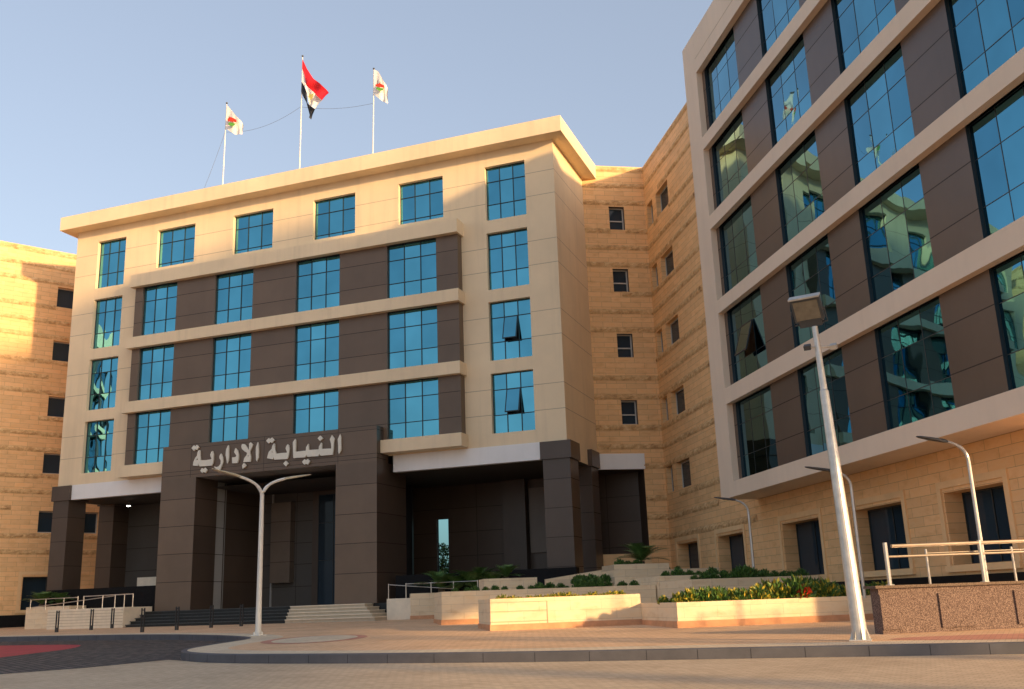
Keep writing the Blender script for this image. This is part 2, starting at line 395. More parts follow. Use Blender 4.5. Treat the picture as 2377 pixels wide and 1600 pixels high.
# plaza top
def offs(P, d):
    out = []
    for i in range(len(P)):
        a = Vector(P[max(0, i-1)]); b_ = Vector(P[min(len(P)-1, i+1)]); tt = (b_-a).normalized(); out.append((P[i][0]-tt.y*d, P[i][1]+tt.x*d))
    return out
EI = offs(EP, .14); EI2 = offs(EP, 1.15)
pl = MB()
def far(i): t_ = i/(len(EP)-1); return (-100+160*t_, 95)
for i in range(len(EP)-1):
    L = [EI[i], EI2[i]]; R_ = [EI[i+1], EI2[i+1]]
    pl.face([(x, y, gz(x, y)) for x, y in (L[0], R_[0], R_[1], L[1])], 'plaza_band')
    K = 5
    for k in range(K):
        q = []
        for (j, kk) in ((i,k),(i+1,k),(i+1,k+1),(i,k+1)):
            a, b_ = EI2[j], far(j); t_ = kk/K; x, y = a[0]+(b_[0]-a[0])*t_, a[1]+(b_[1]-a[1])*t_; q.append((x, y, gz(x, y)))
        pl.face(q, 'plaza_tile')
tag(pl.build('plaza_pavement'), kind='structure')
kb = MB(); acc = 0
dense = smooth_path(EDGE, 24); dI = offs(dense, .14)
for i in range(len(dense)-1):
    seg = (Vector(dense[i+1])-Vector(dense[i])).length; acc += seg
    m_ = 'kerb_stone'
    a, b_, c, d = dense[i], dense[i+1], dI[i+1], dI[i]
    kb.face([(*a, gz(*a, -.1)), (*b_, gz(*b_, -.1)), (*b_, gz(*b_, .185)), (*a, gz(*a, .185))], m_)
    a2 = (a[0]*.85+d[0]*.15, a[1]*.85+d[1]*.15); b2 = (b_[0]*.85+c[0]*.15, b_[1]*.85+c[1]*.15)
    kb.face([(*a, gz(*a, .185)), (*b_, gz(*b_, .185)), (*b2, gz(*b2, .204)), (*a2, gz(*a2, .204))], m_)
    kb.face([(*a2, gz(*a2, .204)), (*b2, gz(*b2, .204)), (*c, gz(*c, .204)), (*d, gz(*d, .204))], m_)
    if acc > .98:
        acc = 0; t_ = (Vector(b_)-Vector(a)).normalized()*.012; nrm = Vector((t_.y, -t_.x)).normalized()*.003
        p = Vector(a)+nrm; q = p+t_
        kb.face([(p.x,p.y,gz(*a,-.1)),(q.x,q.y,gz(*a,-.1)),(q.x,q.y,gz(*a,.187)),(p.x,p.y,gz(*a,.187))], 'kerb_joint')
tag(kb.build('kerb'), kind='structure')
# curved coloured bands laid in the paving
def blob(cx, cy, rx, ry, rot, n=40):
    return [(cx+rx*math.cos(a)*math.cos(rot)-ry*math.sin(a)*math.sin(rot), cy+rx*math.cos(a)*math.sin(rot)+ry*math.sin(a)*math.cos(rot)) for a in [2*math.pi*k/n for k in range(n)]]
sheet('red_paving_band', blob(-16.2, 26.6, 1.5, 2.6, .35), .204, 'plaza_red'); sheet('beige_paving_inlay', blob(-16.2, 26.6, 1.2, 2.25, .35), .208, 'plaza_band')
sheet('red_paving_band', blob(3.4, 22.3, 3.6, 1.0, .12), .204, 'plaza_red')
# ================================================================== CENTRAL BUILDING
cb = empty('central_building', (XC, 46.94, .6), 'cream six storey block with brown balcony storeys, blue windows and a dark open ground floor', 'building')
F0 = 46.94; WL, WR = -46.73, -14.34
rows = [(24.46,21.30),(20.57,17.35),(16.67,13.46),(12.77,9.61)]
def trans(zf): return [zf, zf-1.34]
TZ = [23.62-3.9*k for k in range(5)] + [22.28-3.9*k for k in range(5)]
topw = [(-40.36,-37.53),(-34.74,-31.93),(-29.17,-26.39),(-23.61,-20.85)]
sidew = [(-45.02,-42.8),(-18.32,-15.98)]
holes = [(a, b_, z1, z0, .34) for a, b_ in sidew for z0, z1 in rows] + [(a, b_, 21.97, 24.46, .34) for a, b_ in topw]
mb = MB()
mb.wall(WL, WR, 8.95, 25.33, F0, 'cream', holes=[h for h in holes]+[(-41.2,-19.9,9.3,21.0,.05)], zj=TZ, jm='cream_joint')
mb.build('facade_wall', cb)
mb = MB(TS)
mb.wall(F0, 56.0, 8.95, 25.33, -WR, 'cream', zj=TZ, jm='cream_joint')
mb.wall(F0+.0, 56.0, 8.1, 8.95, -WR, 'cream')
mb.build('side_wall', cb)
mb = MB()
mb.face([(WL,60,8.1),(WL,F0,8.1),(WL,F0,25.33),(WL,60,25.33)], 'cream')
mb.face([(WR,60,8.1),(WL,60,8.1),(WL,60,25.33),(WR,60,25.33)], 'cream')
mb.face([(WL,F0,25.4),(WR,F0,25.4),(WR,60,25.4),(WL,60,25.4)], 'fascia')
mb.build('rear_shell', cb)
mb = MB(); mb.box(-47.45, -13.58, F0-.85, 60.6, 25.33, 26.22, 'cream'); mb.build('cornice', cb, bevel=.03)
for a, b_ in sidew:
    for k, (z0, z1) in enumerate(rows):
        oc = (1, 1) if (a > -20 and k in (2, 3)) else None
        window(T0, a, b_, z1, z0, F0+.26, cb, zt=[23.62-3.9*k, 22.28-3.9*k], open_cell=oc, label='blue window with one top hung sash propped open' if oc else None)
for a, b_ in topw: window(T0, a, b_, 21.97, 24.46, F0+.26, cb, zt=[23.62, 22.28])
# balcony block
BP = F0-.55; BF = F0-.9
bw = [(-40.72,-38.2),(-35.45,-32.8),(-29.9,-27.05),(-24.06,-21.08)]
bands = [(20.62,21.4),(16.75,17.42),(12.8,13.46),(9.0,9.68)]
for k in range(3):
    zt_, zb_ = bands[k][0], bands[k+1][1]
    mb = MB()
    mb.wall(-41.3, -19.8, zb_, zt_, BP, 'brown', holes=[(a, b_, zb_, zt_, .24) for a, b_ in bw], zj=TZ, jm='brown_joint')
    mb.face([(-19.8,BP,zb_),(-19.8,F0,zb_),(-19.8,F0,zt_),(-19.8,BP,zt_)], 'brown')
    mb.face([(-41.3,F0,zb_),(-41.3,BP,zb_),(-41.3,BP,zt_),(-41.3,F0,zt_)], 'brown')
    mb.build('brown_panel', cb)
    for a, b_ in bw:
        window(T0, a, b_, zb_, zt_, BP+.16, cb, zt=[19.72-3.9*k, 18.38-3.9*k])
for z0, z1 in bands:
    mb = MB(); mb.box(-41.47, -19.67, BF, F0+.02, z0, z1, 'cream'); mb.build('balcony_band', cb, bevel=.03)
# fascia, soffits, portico
mb = MB(); mb.box(-45.6, -37.9, F0-.03, F0+.35, 8.07, 8.95, 'fascia'); mb.build('fascia_board', cb)
mb = MB(); mb.box(-24.0, -15.76, F0-.03, F0+.35, 8.07, 8.95, 'fascia'); mb.build('fascia_board', cb)
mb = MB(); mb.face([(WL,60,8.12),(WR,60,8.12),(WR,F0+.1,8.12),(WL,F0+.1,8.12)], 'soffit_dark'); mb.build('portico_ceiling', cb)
CJ = [1.36+1.42*k for k in range(1, 5)]
def column(x0, x1, y0, y1, zb=1.4):
    mb = MB()
    mb.wall(x0, x1, zb, 8.04, y0, 'brown_dark', zj=CJ, jm='brown_joint')
    q = MB(TS)
    for (T_, a0, a1, d) in ((TS, y0, y1, -x1),):
        mb2 = MB(T_); mb2.wall(a0, a1, zb, 8.04, d, 'brown_dark', zj=CJ, jm='brown_joint')
        base = len(mb.v); mb.v += mb2.v; mb.f += [[i+base for i in f] for f in mb2.f]; mb.m += mb2.m
    mb.face([(x0,y1,zb),(x0,y0,zb),(x0,y0,8.04),(x0,y1,8.04)], 'brown_dark'); mb.face([(x1,y1,zb),(x0,y1,zb),(x0,y1,8.04),(x1,y1,8.04)], 'brown_dark')
    o = mb.build('column', cb)
    c = MB(); c.box(x0-.1, x1+.1, y0-.1, y1+.1, 8.04, 8.92, 'brown_dark'); c.build('capital', o, bevel=.01)
column(-15.62, -14.2, F0-.1, 48.25); column(-15.62, -14.2, 50.65, 52.0)
column(-46.87, -45.7, F0-.1, 48.25); column(-46.87, -45.7, 50.65, 52.0)
# portico back walls
mb = MB()
PJ = [2.7, 3.95, 5.35, 6.75]
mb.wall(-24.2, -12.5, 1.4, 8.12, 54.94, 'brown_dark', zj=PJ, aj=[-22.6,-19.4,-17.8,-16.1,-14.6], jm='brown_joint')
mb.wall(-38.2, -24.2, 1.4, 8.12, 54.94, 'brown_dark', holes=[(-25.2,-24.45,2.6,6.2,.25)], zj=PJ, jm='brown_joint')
mb.box(-20.7, -19.3, 54.3, 54.94, 1.4, 8.1, 'brown_dark', 'k')
mb.build('portico_wall', cb)
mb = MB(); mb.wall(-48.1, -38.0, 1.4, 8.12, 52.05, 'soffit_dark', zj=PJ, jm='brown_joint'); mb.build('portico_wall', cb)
window(T0, -25.2, -24.45, 2.6, 6.2, 55.1, cb, zt=[4.6, 3.4], npan=1, mat='glass_clear', warp=.0)
mb = MB(); mb.box(-19.2, -16.4, 54.7, 54.9, 3.9, 7.6, 'porch_panel'); mb.build('wall_panel', cb)
# floor slab, plinths
mb = MB(); mb.box(-38.2, -13.6, 45.75, 56, .4, 1.4, 'dark_step'); mb.box(-47.2, -38.2, 46.5, 56, .4, 1.42, 'dark_step'); mb.build('floor_slab', cb)
mb = MB(); mb.box(-23.6, -14.0, 46.35, 46.8, 1.3, 2.72, 'black_granite'); mb.build('plinth_wall', cb)
mb = MB(); mb.box(-46.3, -38.1, 46.35, 46.8, .5, 2.80, 'black_granite'); mb.build('plinth_wall', cb)
mb = MB(); mb.box(-42.3, -39.3, 49.2, 49.9, 1.42, 3.4, 'light_step'); mb.build('reception_wall', cb)
# entrance portal
PX0, PX1, PF = -37.95, -24.3, 45.64
PZ = [1.4+1.5*k for k in range(1, 6)]
mb = MB()
def side(mb, x, y0, y1, z0, z1, mat, zj, right=True):
    t_ = MB(TS); t_.wall(y0, y1, z0, z1, -x, mat, zj=zj, jm='brown_joint')
    b0 = len(mb.v); mb.v += t_.v; mb.f += [[i+b0 for i in (f if right else f[::-1])] for f in t_.f]; mb.m += t_.m
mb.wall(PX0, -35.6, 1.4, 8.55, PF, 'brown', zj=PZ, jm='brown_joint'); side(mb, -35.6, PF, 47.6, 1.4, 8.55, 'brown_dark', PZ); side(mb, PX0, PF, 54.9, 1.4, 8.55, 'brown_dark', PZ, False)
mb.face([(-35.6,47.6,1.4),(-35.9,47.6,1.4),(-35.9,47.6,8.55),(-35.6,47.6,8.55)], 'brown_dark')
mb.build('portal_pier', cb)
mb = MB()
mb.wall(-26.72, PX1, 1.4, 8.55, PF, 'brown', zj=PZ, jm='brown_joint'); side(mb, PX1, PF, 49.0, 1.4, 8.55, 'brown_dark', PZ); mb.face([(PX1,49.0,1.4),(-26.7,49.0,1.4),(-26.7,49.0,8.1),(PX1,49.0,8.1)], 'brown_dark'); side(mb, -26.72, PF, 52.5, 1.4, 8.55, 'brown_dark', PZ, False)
mb.build('portal_pier', cb)
mb = MB(); mb.wall(PX0, PX1, 8.55, 10.42, PF, 'brown', zj=[8.72, 8.95, 10.22], aj=[-36.0,-31.2,-26.6], jm='brown_joint', jw=.012)
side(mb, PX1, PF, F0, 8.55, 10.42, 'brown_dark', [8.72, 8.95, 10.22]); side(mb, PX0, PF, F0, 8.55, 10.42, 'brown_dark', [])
mb.face([(PX0,PF,10.42),(PX1,PF,10.42),(PX1,F0-.56,10.42),(PX0,F0-.56,10.42)], 'brown')
mb.face([(PX0,F0-.57,8.56),(PX1,F0-.57,8.56),(PX1,F0-.57,10.41),(PX0,F0-.57,10.41)][::-1], 'brown')
mb.build('portal_lintel', cb)
mb = MB(); t_ = [(-33.0, 0)]
mb.face([(PX0,52.6,8.552),(PX1,52.6,8.552),(PX1,PF,8.552),(PX0,PF,8.552)], 'grey_panel')
for x in (-34.3,-31.2,-28.2): mb.face([(x-.02,52.6,8.548),(x+.02,52.6,8.548),(x+.02,PF,8.548),(x-.02,PF,8.548)], 'brown_joint')
mb.build('porch_ceiling', cb)
mb = MB(); side(mb, -35.75, 47.6, 48.5, 1.4, 8.5, 'grey_panel', PZ); side(mb, -35.72, 48.55, 48.62, 1.4, 8.5, 'grey_panel', []); side(mb, -35.9, 48.4, 52.5, 1.4, 8.5, 'brown_dark', PZ); mb.build('porch_side_wall', cb)
mb = MB()
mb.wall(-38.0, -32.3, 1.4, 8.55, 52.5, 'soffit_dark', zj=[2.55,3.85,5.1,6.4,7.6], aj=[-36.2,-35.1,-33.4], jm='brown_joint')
mb.wall(-32.3, -31.9, 1.4, 8.55, 52.5, 'brown_dark')
mb.wall(-31.9, -26.72, 7.9, 8.55, 52.5, 'brown_dark')
mb.build('porch_back_wall', cb)
mb = MB(); mb.box(-34.9, -33.53, 52.0, 52.49, 2.8, 7.55, 'porch_panel')
for z in (4.0,5.2,6.4): mb.box(-34.905, -33.525, 51.996, 52.48, z-.012, z+.012, 'brown_joint')
mb.build('wall_panel', cb)
mb = MB(); mb.box(-35.12, -35.04, 52.38, 52.49, 1.4, 8.4, 'grey_panel'); mb.build('metal_trim', cb)
mb = MB(); mb.box(-38.4, -26.0, 53.2, 53.4, .4, 8.5, 'black_metal'); mb.build('porch_light_block', cb)  # black wall added behind the doors to block sky light leaking through
window(T0, -31.9, -26.75, 1.42, 7.9, 52.54, cb, zt=[4.0, 6.2], npan=5, mat='glass_dark', warp=.001)
# ------------------------------------------------------------------ sign
sg = empty('entrance_sign', (-31.1, 45.62, 9.1), 'two words in raised cream Arabic letters across the brown entrance lintel', 'sign')
LET = {
'taya':[(-35.77,9.2),(-35.74,9.4),(-35.63,9.62),(-35.51,9.74),(-35.49,9.92),(-35.41,10.04),(-35.33,10.01),(-35.31,9.7),(-35.27,9.46),(-34.93,9.43),(-34.58,9.45),(-34.53,9.47),(-34.59,9.58),(-34.64,9.71),(-34.56,9.87),(-34.5,9.91),(-34.43,9.75),(-34.41,9.46),(-34.43,9.22),(-34.51,9.09),(-34.92,9.1),(-35.31,9.11),(-35.38,9.27),(-35.43,9.15)],
'taya_hole':[(-35.56,9.5),(-35.48,9.59),(-35.42,9.48)],
'ra':[(-33.92,9.72),(-33.8,9.51),(-33.76,9.26),(-33.84,9.03),(-33.95,8.81),(-34.04,8.8),(-34.22,8.91),(-34.35,9.0),(-34.32,9.03),(-34.18,8.98),(-34.03,9.02),(-33.92,9.15),(-33.91,9.32),(-34.02,9.47),(-34.02,9.59)],
'alif':[(-33.46,10.15),(-33.43,10.04),(-33.4,9.54),(-33.41,9.3),(-33.47,9.14),(-33.5,9.14),(-33.53,9.31),(-33.61,9.6),(-33.59,9.93)],
'dal':[(-32.97,9.94),(-32.83,9.8),(-32.76,9.57),(-32.76,9.29),(-32.82,9.1),(-33.16,9.12),(-33.18,9.44),(-32.96,9.44),(-32.9,9.52),(-33.06,9.72),(-33.01,9.88)],
'lamalif':[(-32.53,10.13),(-32.39,10.11),(-32.24,9.94),(-32.12,9.74),(-32.1,9.92),(-32.1,10.11),(-32.02,10.17),(-31.87,10.05),(-31.9,9.91),(-32.01,9.73),(-32.03,9.59),(-31.96,9.36),(-31.98,9.1),(-32.44,9.12),(-32.38,9.34),(-32.24,9.49),(-32.21,9.61),(-32.37,9.7),(-32.54,9.84),(-32.6,9.97),(-32.58,10.09)],
'lamalif_hole':[(-32.18,9.42),(-32.13,9.49),(-32.09,9.41)],
'hamza':[(-32.42,9.06),(-32.34,9.03),(-32.23,8.92),(-32.33,8.83),(-32.48,8.76),(-32.48,8.84),(-32.51,8.94)],
'hamza_hole':[(-32.41,8.93),(-32.39,8.98),(-32.34,8.93)],
'alifb':[(-31.54,10.15),(-31.5,9.99),(-31.47,9.59),(-31.48,9.28),(-31.57,9.09),(-31.62,9.19),(-31.65,9.6),(-31.65,9.88)],
'tadots':[(-35.92,10.19),(-35.77,10.33),(-35.66,10.27),(-35.57,10.34),(-35.41,10.2),(-35.55,10.05),(-35.65,10.11),(-35.75,10.02)],
'yadots':[(-35.26,8.87),(-35.15,9.01),(-35.04,8.93),(-34.94,9.02),(-34.78,8.87),(-34.92,8.72),(-35.03,8.81),(-35.12,8.73)],
'taba':[(-30.92,9.21),(-30.87,9.39),(-30.82,9.55),(-30.64,9.7),(-30.61,9.84),(-30.51,9.99),(-30.46,9.94),(-30.44,9.66),(-30.36,9.41),(-30.05,9.42),(-29.67,9.41),(-29.68,9.47),(-29.76,9.64),(-29.73,9.76),(-29.64,9.86),(-29.57,9.79),(-29.52,9.62),(-29.54,9.42),(-29.58,9.19),(-29.64,9.06),(-30.46,9.09),(-30.52,9.24),(-30.56,9.12)],
'taba_hole':[(-30.64,9.53),(-30.6,9.58),(-30.55,9.49)],
'tadotsb':[(-31.01,10.17),(-30.85,10.31),(-30.75,10.24),(-30.65,10.32),(-30.48,10.16),(-30.64,10.02),(-30.74,10.09),(-30.84,10.0)],
'badot':[(-29.89,8.84),(-29.73,8.98),(-29.57,8.82),(-29.72,8.67)],
'alifc':[(-26.42,10.13),(-26.37,9.94),(-26.35,9.35),(-26.37,9.23),(-26.47,9.07),(-26.52,9.17),(-26.53,9.52),(-26.56,9.86)],
'nunya':[(-29.17,10.11),(-29.13,9.99),(-29.13,9.41),(-28.5,9.42),(-28.48,9.61),(-28.35,9.78),(-28.31,9.44),(-27.71,9.42),(-27.69,9.58),(-27.56,9.77),(-27.52,9.69),(-27.52,9.43),(-26.94,9.4),(-26.96,9.64),(-27.04,9.9),(-26.92,10.11),(-26.75,9.9),(-26.8,9.7),(-26.81,9.35),(-26.86,9.06),(-27.59,9.07),(-27.66,9.18),(-27.72,9.06),(-28.4,9.08),(-28.46,9.19),(-28.54,9.06),(-29.26,9.08),(-29.29,9.4),(-29.32,9.95)],
'nundot':[(-27.79,10.02),(-27.63,10.15),(-27.46,9.99),(-27.63,9.86)],
'yadotsb':[(-28.72,8.83),(-28.58,8.97),(-28.48,8.9),(-28.37,8.97),(-28.23,8.83),(-28.37,8.65),(-28.48,8.72),(-28.58,8.67)]}
for k, p in LET.items():
    if k.endswith('_hole'): continue
    mb = MB(); mb.prism(p, 45.52, 45.61, 'cream_metal', LET.get(k + '_hole'))
    mb.build('letter_dot' if 'dot' in k else 'letter', sg)
# ------------------------------------------------------------------ steps
def gbase(x, y): return gz(x, y)-.3
st = empty('entrance_steps', (-31, 43.4, .6), 'five wide entrance steps, black granite on the left and cream stone on the right', 'steps')
for part, x0, x1f, mat in (('black_steps', -37.9, lambda i: -28.5-.12*(4-i)*0, 'dark_step'), ('cream_steps', -28.5, lambda i: -24.55+.33*(4-i), 'light_step')):
    mb = MB()
    for i in range(5):
        y0 = 43.4+.36*i; z1 = .60+.16*(i+1) if i < 4 else 1.395
        z0 = .3 if i == 0 else .60+.16*i
        xe = x1f(i) + (.16*(4-i) if part == 'black_steps' else 0) - (0.32 if part == 'black_steps' else 0)
        xs = x0 if part == 'black_steps' else (-28.5+.16*(4-i)-.32)
        mb.box(xs, xe, y0+.02, 45.74 if i < 4 else 45.745, z0, z1-.04, mat if mat == 'dark_step' else 'shaded_riser', 'tb')
        mb.box(xs-(.02 if part == 'black_steps' else 0), xe+(.02 if part != 'black_steps' else 0), y0-.035, 45.735, z1-.04, z1, mat if mat != 'dark_step' else 'step_edge')
    mb.build(part, st)
# ------------------------------------------------------------------ stone wings
def rough_strip(mb, a0, a1, z0, z1, d, cell=.16):
    na = max(1, int((a1-a0)/cell)); nz = 3; i0 = len(mb.v)
    for j in range(nz+1):
        for i in range(na+1):
            off = -.012 if j in (0, nz) else -random.uniform(.015, .075)
            mb.v.append(mb.T(a0+(a1-a0)*i/na, d+off, z0+(z1-z0)*j/nz))
    for j in range(nz):
        for i in range(na):
            f = [i0+j*(na+1)+i, i0+j*(na+1)+i+1, i0+(j+1)*(na+1)+i+1, i0+(j+1)*(na+1)+i]
            if mb.fl: f.reverse()
            mb.f.append(f); mb.m.append('rough_stone')
RZ = []
for k in range(6):
    for q in (4.35, 5.42, 6.47): RZ.append(q+3.9*k)
def strips(mb, a0, a1, d, holes, zmin=4.0, zmax=26.2):
    for z in RZ + [25.98]:
        z0, z1 = z-.15, z+.15
        if z1 > zmax or z0 < zmin: continue
        segs = [(a0, a1)]
        for h in holes:
            if h[2] < z1 and h[3] > z0:
                ns = []
                for s0, s1 in segs:
                    if h[1] <= s0 or h[0] >= s1: ns.append((s0, s1)); continue
                    if h[0] > s0: ns.append((s0, h[0]))
                    if h[1] < s1: ns.append((h[1], s1))
                segs = ns
        # broken up into stretches of different boldness
        for s0, s1 in segs:
            a = s0
            while a < s1-.3:
                b_ = min(s1, a+random.uniform(2.0, 6.0)); zz = random.uniform(-.03, .03)
                if random.random() < .88: rough_strip(mb, a, b_, z0+zz, z1+zz, d)
                a = b_
SW = [(22.16,23.6),(18.33,19.73),(14.43,15.82),(10.57,11.95),(6.68,8.1)]
def gf_windows(T, d, lst, parent, ks):
    for (a0, a1) in lst:
        mb = MB(T)  # surround
        for (x0, x1, z0, z1) in ((a0-.28,a0-.08,1.6,4.2),(a1+.08,a1+.28,1.6,4.2),(a0-.08,a1+.08,4.0,4.2)):
            mb.box(x0, x1, d-.05, d+.02, z0, z1, 'stone_trim')
        mb.box(a0-.3, a1+.3, d-.10, d+.02, 1.6, 1.78, 'stone_trim')
        mb.build('window_surround', parent)
        window(T, a0, a1, 1.8, 3.87, d+.62, parent, npan=2, mat='glass_dark', warp=.002, bar=.025)
def wing(name, T, TBk, tagR, tagB, label, send, gf, extra_pairs=()):
    c = TR(-50, 20, 0) if T is TR else TL(-50, 20, 0)
    root = empty(name, (c[0], c[1], .8), label, 'building')
    pairs = [(-52.45,-51.42),(-50.72,-48.62)] + list(extra_pairs)
    holes = [(a, b_, z0, z1, .34) for a, b_ in pairs for z0, z1 in SW]
    holes = [h for h in holes]
    gh = [(a, b_, 1.8, 3.87, .65) for a, b_ in gf]
    mb = MB(T)
    mb.wall(-52.75, send, .3, 26.2, 17.4, 'stone_' + tagR, holes=holes+gh)
    strips(mb, -52.75, -40.5 if T is TR else send, 17.4, holes+gh)
    if T is TR: strips(mb, -40.5, send, 17.4, holes+gh, zmax=3.9, zmin=1.7)
    mb.face([(send,17.4,.3),(send,30,.3),(send,30,26.2),(send,17.4,26.2)], 'stone_' + tagR)
    mb.face([(-52.75,17.4,26.2),(send,17.4,26.2),(send,30,26.2),(-52.75,30,26.2)], 'fascia')
    mb.face([(send,30,.3),(-62,30,.3),(-62,30,26.2),(send,30,26.2)], 'stone_' + tagR)
    mb.build('stone_wall', root)
    for h in holes: small_window(T, h[0], h[1], h[2], h[3], 17.4, root, split=0)
    gf_windows(T, 17.4, gf, root, tagR)
    mb = MB(T); mb.box(-52.2, send, 17.2, 17.42, .3, 1.5, 'black_granite'); mb.build('base_course', root)
    # back face (front plane d = 52.75)
    mb = MB(TBk)
    bh = [(15.15, 16.07, z0, z1, .34) for z0, z1 in SW[:4]]
    rec = [(13.0, 16.22, 3.5, 8.06, 2.6)]
    mb.wall(12.99, 17.4, .3, 26.2, 52.75, 'stone_' + tagB, holes=bh+rec, rev='brown_dark')
    strips(mb, 12.99, 17.4, 52.75, bh+[(12.0,16.22,3.4,9.0)])
    mb.face([(12.99,62,.3),(12.99,52.75,.3),(12.99,52.75,26.2),(12.99,62,26.2)], 'stone_' + tagB)
    mb.face([(12.99,52.75,26.2),(17.4,52.75,26.2),(17.4,62,26.2),(12.99,62,26.2)], 'fascia')
    mb.face([(17.4,62,.3),(12.99,62,.3),(12.99,62,26.2),(17.4,62,26.2)], 'stone_' + tagB)
    mb.build('rear_face_wall', root)
    for h in bh: small_window(TBk, h[0], h[1], h[2], h[3], 52.75, root)
    mb = MB(TBk); mb.box(13.4, 16.28, 52.7, 52.95, 8.065, 8.93, 'fascia'); mb.build('fascia_board', root)
    window(TBk, 13.0, 16.22, 3.5, 8.06, 55.2, root, zt=[5.0, 6.5], npan=3, mat='grey_panel', warp=0, fm='frame_dark', bar=.025)
    mb = MB(TBk); mb.box(13.0, 16.25, 52.55, 52.74, .3, 3.5, 'stone_trim'); mb.build('recess_sill', root)
    return root
GF = [(-51.5,-48.36),(-45.6,-42.42),(-38.3,-35.05),(-32.5,-29.3),(-26.95,-24.2)]
rw = wing('right_wing_building', TR, TB, 'R', 'B', 'tan stone right wing carrying a projecting cream frame with brown panels and blue windows', -22.6, GF)
lw = wing('left_wing_building', TL, TBL, 'L', 'BL', 'left wing of banded tan stone with small square windows, behind the central block', -20.0, [(-51.2,-48.0),(-45.6,-42.42),(-38.3,-35.05)], extra_pairs=[(-43.9,-41.8),(-37,-34.9),(-30,-27.9)])
# frame block of the right wing
P0, PB = 15.75, 16.02
SEND = -17.95
zb = [(5.10,5.72),(8.95,9.62),(12.92,13.5),(16.8,17.42),(20.62,21.22),(24.5,26.5)]
wcols = [(-38.6+5.5*i, -35.06+5.52*i) for i in range(4)]
wcols = [(-38.6,-35.06),(-32.66,-29.32),(-27.2,-23.72),(-21.5,-18.25)]
rj = []
for z0, z1 in zb[:-1]: rj += [z1+.98, z1+2.30]
def frame_block(T, root, mirrored=False):
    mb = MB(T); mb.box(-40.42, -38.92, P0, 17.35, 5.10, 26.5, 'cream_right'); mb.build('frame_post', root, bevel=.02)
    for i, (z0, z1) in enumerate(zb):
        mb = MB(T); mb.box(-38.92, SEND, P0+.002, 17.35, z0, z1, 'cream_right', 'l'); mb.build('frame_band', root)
    mb = MB(T); mb.box(-38.92, SEND, P0+.003-.006, P0+.02, 25.2, 25.22, 'cream_joint'); mb.build('frame_groove', root)
    for k in range(5):
        za, zc = zb[k][1], zb[k+1][0]
        mb = MB(T)
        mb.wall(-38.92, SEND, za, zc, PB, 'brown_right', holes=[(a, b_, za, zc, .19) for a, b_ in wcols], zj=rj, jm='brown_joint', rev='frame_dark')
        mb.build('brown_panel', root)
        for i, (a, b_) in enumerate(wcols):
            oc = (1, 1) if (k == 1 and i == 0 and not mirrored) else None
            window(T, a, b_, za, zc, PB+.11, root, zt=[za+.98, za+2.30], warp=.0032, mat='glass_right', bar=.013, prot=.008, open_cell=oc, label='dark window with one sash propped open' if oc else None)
    mb = MB(T); mb.box(-40.35, SEND, 17.36, 29, 26.2, 26.45, 'fascia'); mb.build('roof_slab', root)
frame_block(TR, rw); frame_block(TL, lw, True)
# unseen extension added to the right wing: shades facade, raised so sun passes below
XS = [(-16.0+5.6*i, -12.7+5.6*i) for i in range(7)]
for i, (z0, z1) in enumerate(zb[1:]):
    mb = MB(TR); mb.box(SEND, 26.0, P0+.002, 26, z0, z1, 'cream_right'); mb.build('frame_band', rw)
for k in range(1, 5):
    za, zc = zb[k][1], zb[k+1][0]
    mb = MB(TR)
    mb.wall(SEND, 25.9, za, zc, PB, 'brown', holes=[(a, b_, za, zc, .45) for a, b_ in XS], zj=rj, jm='brown_joint')
    mb.face([(25.9,PB,za),(25.9,25.9,za),(25.9,25.9,zc),(25.9,PB,zc)], 'brown'); mb.face([(25.9,25.9,za),(SEND,25.9,za),(SEND,25.9,zc),(25.9,25.9,zc)], 'brown')
    mb.build('brown_panel', rw)
    for a, b_ in XS: window(TR, a, b_, za, zc, PB+.36, rw, zt=[za+.98, za+2.30], warp=.004, mat='glass_right')
for s in (-17, -13, 3, 12, 25):
    mb = MB(TR); mb.box(s-.25, s+.25, 24.8, 25.3, 0, 8.95, 'brown'); mb.build('added_pillar', rw)
mb = MB(TR); mb.box(-17.9, 14, 18.2, 26, 26.2, 32.6, 'stone_R'); mb.build('shade_block', rw)  # unseen block added on the roof to shade the left wing
# ------------------------------------------------------------------ planters and terrace walls
def planter(name, a0, a1, d0, d1, ztop, label, zsoil=None, cat='planter', base=True, rim=.25, mt='planter_stone_B', fl=None):
    x, y, _ = TB((a0+a1)/2, (d0+d1)/2, 0)
    zg = min(gz(*TB(a, d, 0)[:2]) for a in (a0, a1) for d in (d0, d1))-.05
    root = empty(name, (x, y, zg), label, cat)
    mb = MB(TB)
    mb.box(a0, a1, d0, d0+rim, zg, ztop, mt, 'b'); mb.box(a0, a1, d1-rim, d1, zg, ztop, mt, 'b')
    mb.box(a0, a0+rim, d0+rim, d1-rim, zg, ztop, mt, 'bfk'); mb.box(a1-rim, a1, d0+rim, d1-rim, zg, ztop, mt, 'bfk')
    mb.build('wall', root)
    if base:
        mb = MB(TB); zt_ = max(gz(*TB(a, d0, 0)[:2]) for a in (a0, a1))+.17
        mb.box(a0-.03, a1+.03, d0-.03, d1, zg, zt_, 'base_course', 'bk'); mb.build('base_course', root)
    mb = MB(TB); zs_ = zsoil or ztop-.06
    mb.face([(a0+rim,d0+rim,zs_),(a1-rim,d0+rim,zs_),(a1-rim,d1-rim,zs_),(a0+rim,d1-rim,zs_)], 'soil'); mb.build('soil', root)
    return root
planter('stone_planter', 4.45, 9.3, 31.6, 34.5, 1.32, 'sunlit cream stone planter with a grooved front block, nearest the steps', fl=1)
gr = MB(TB)
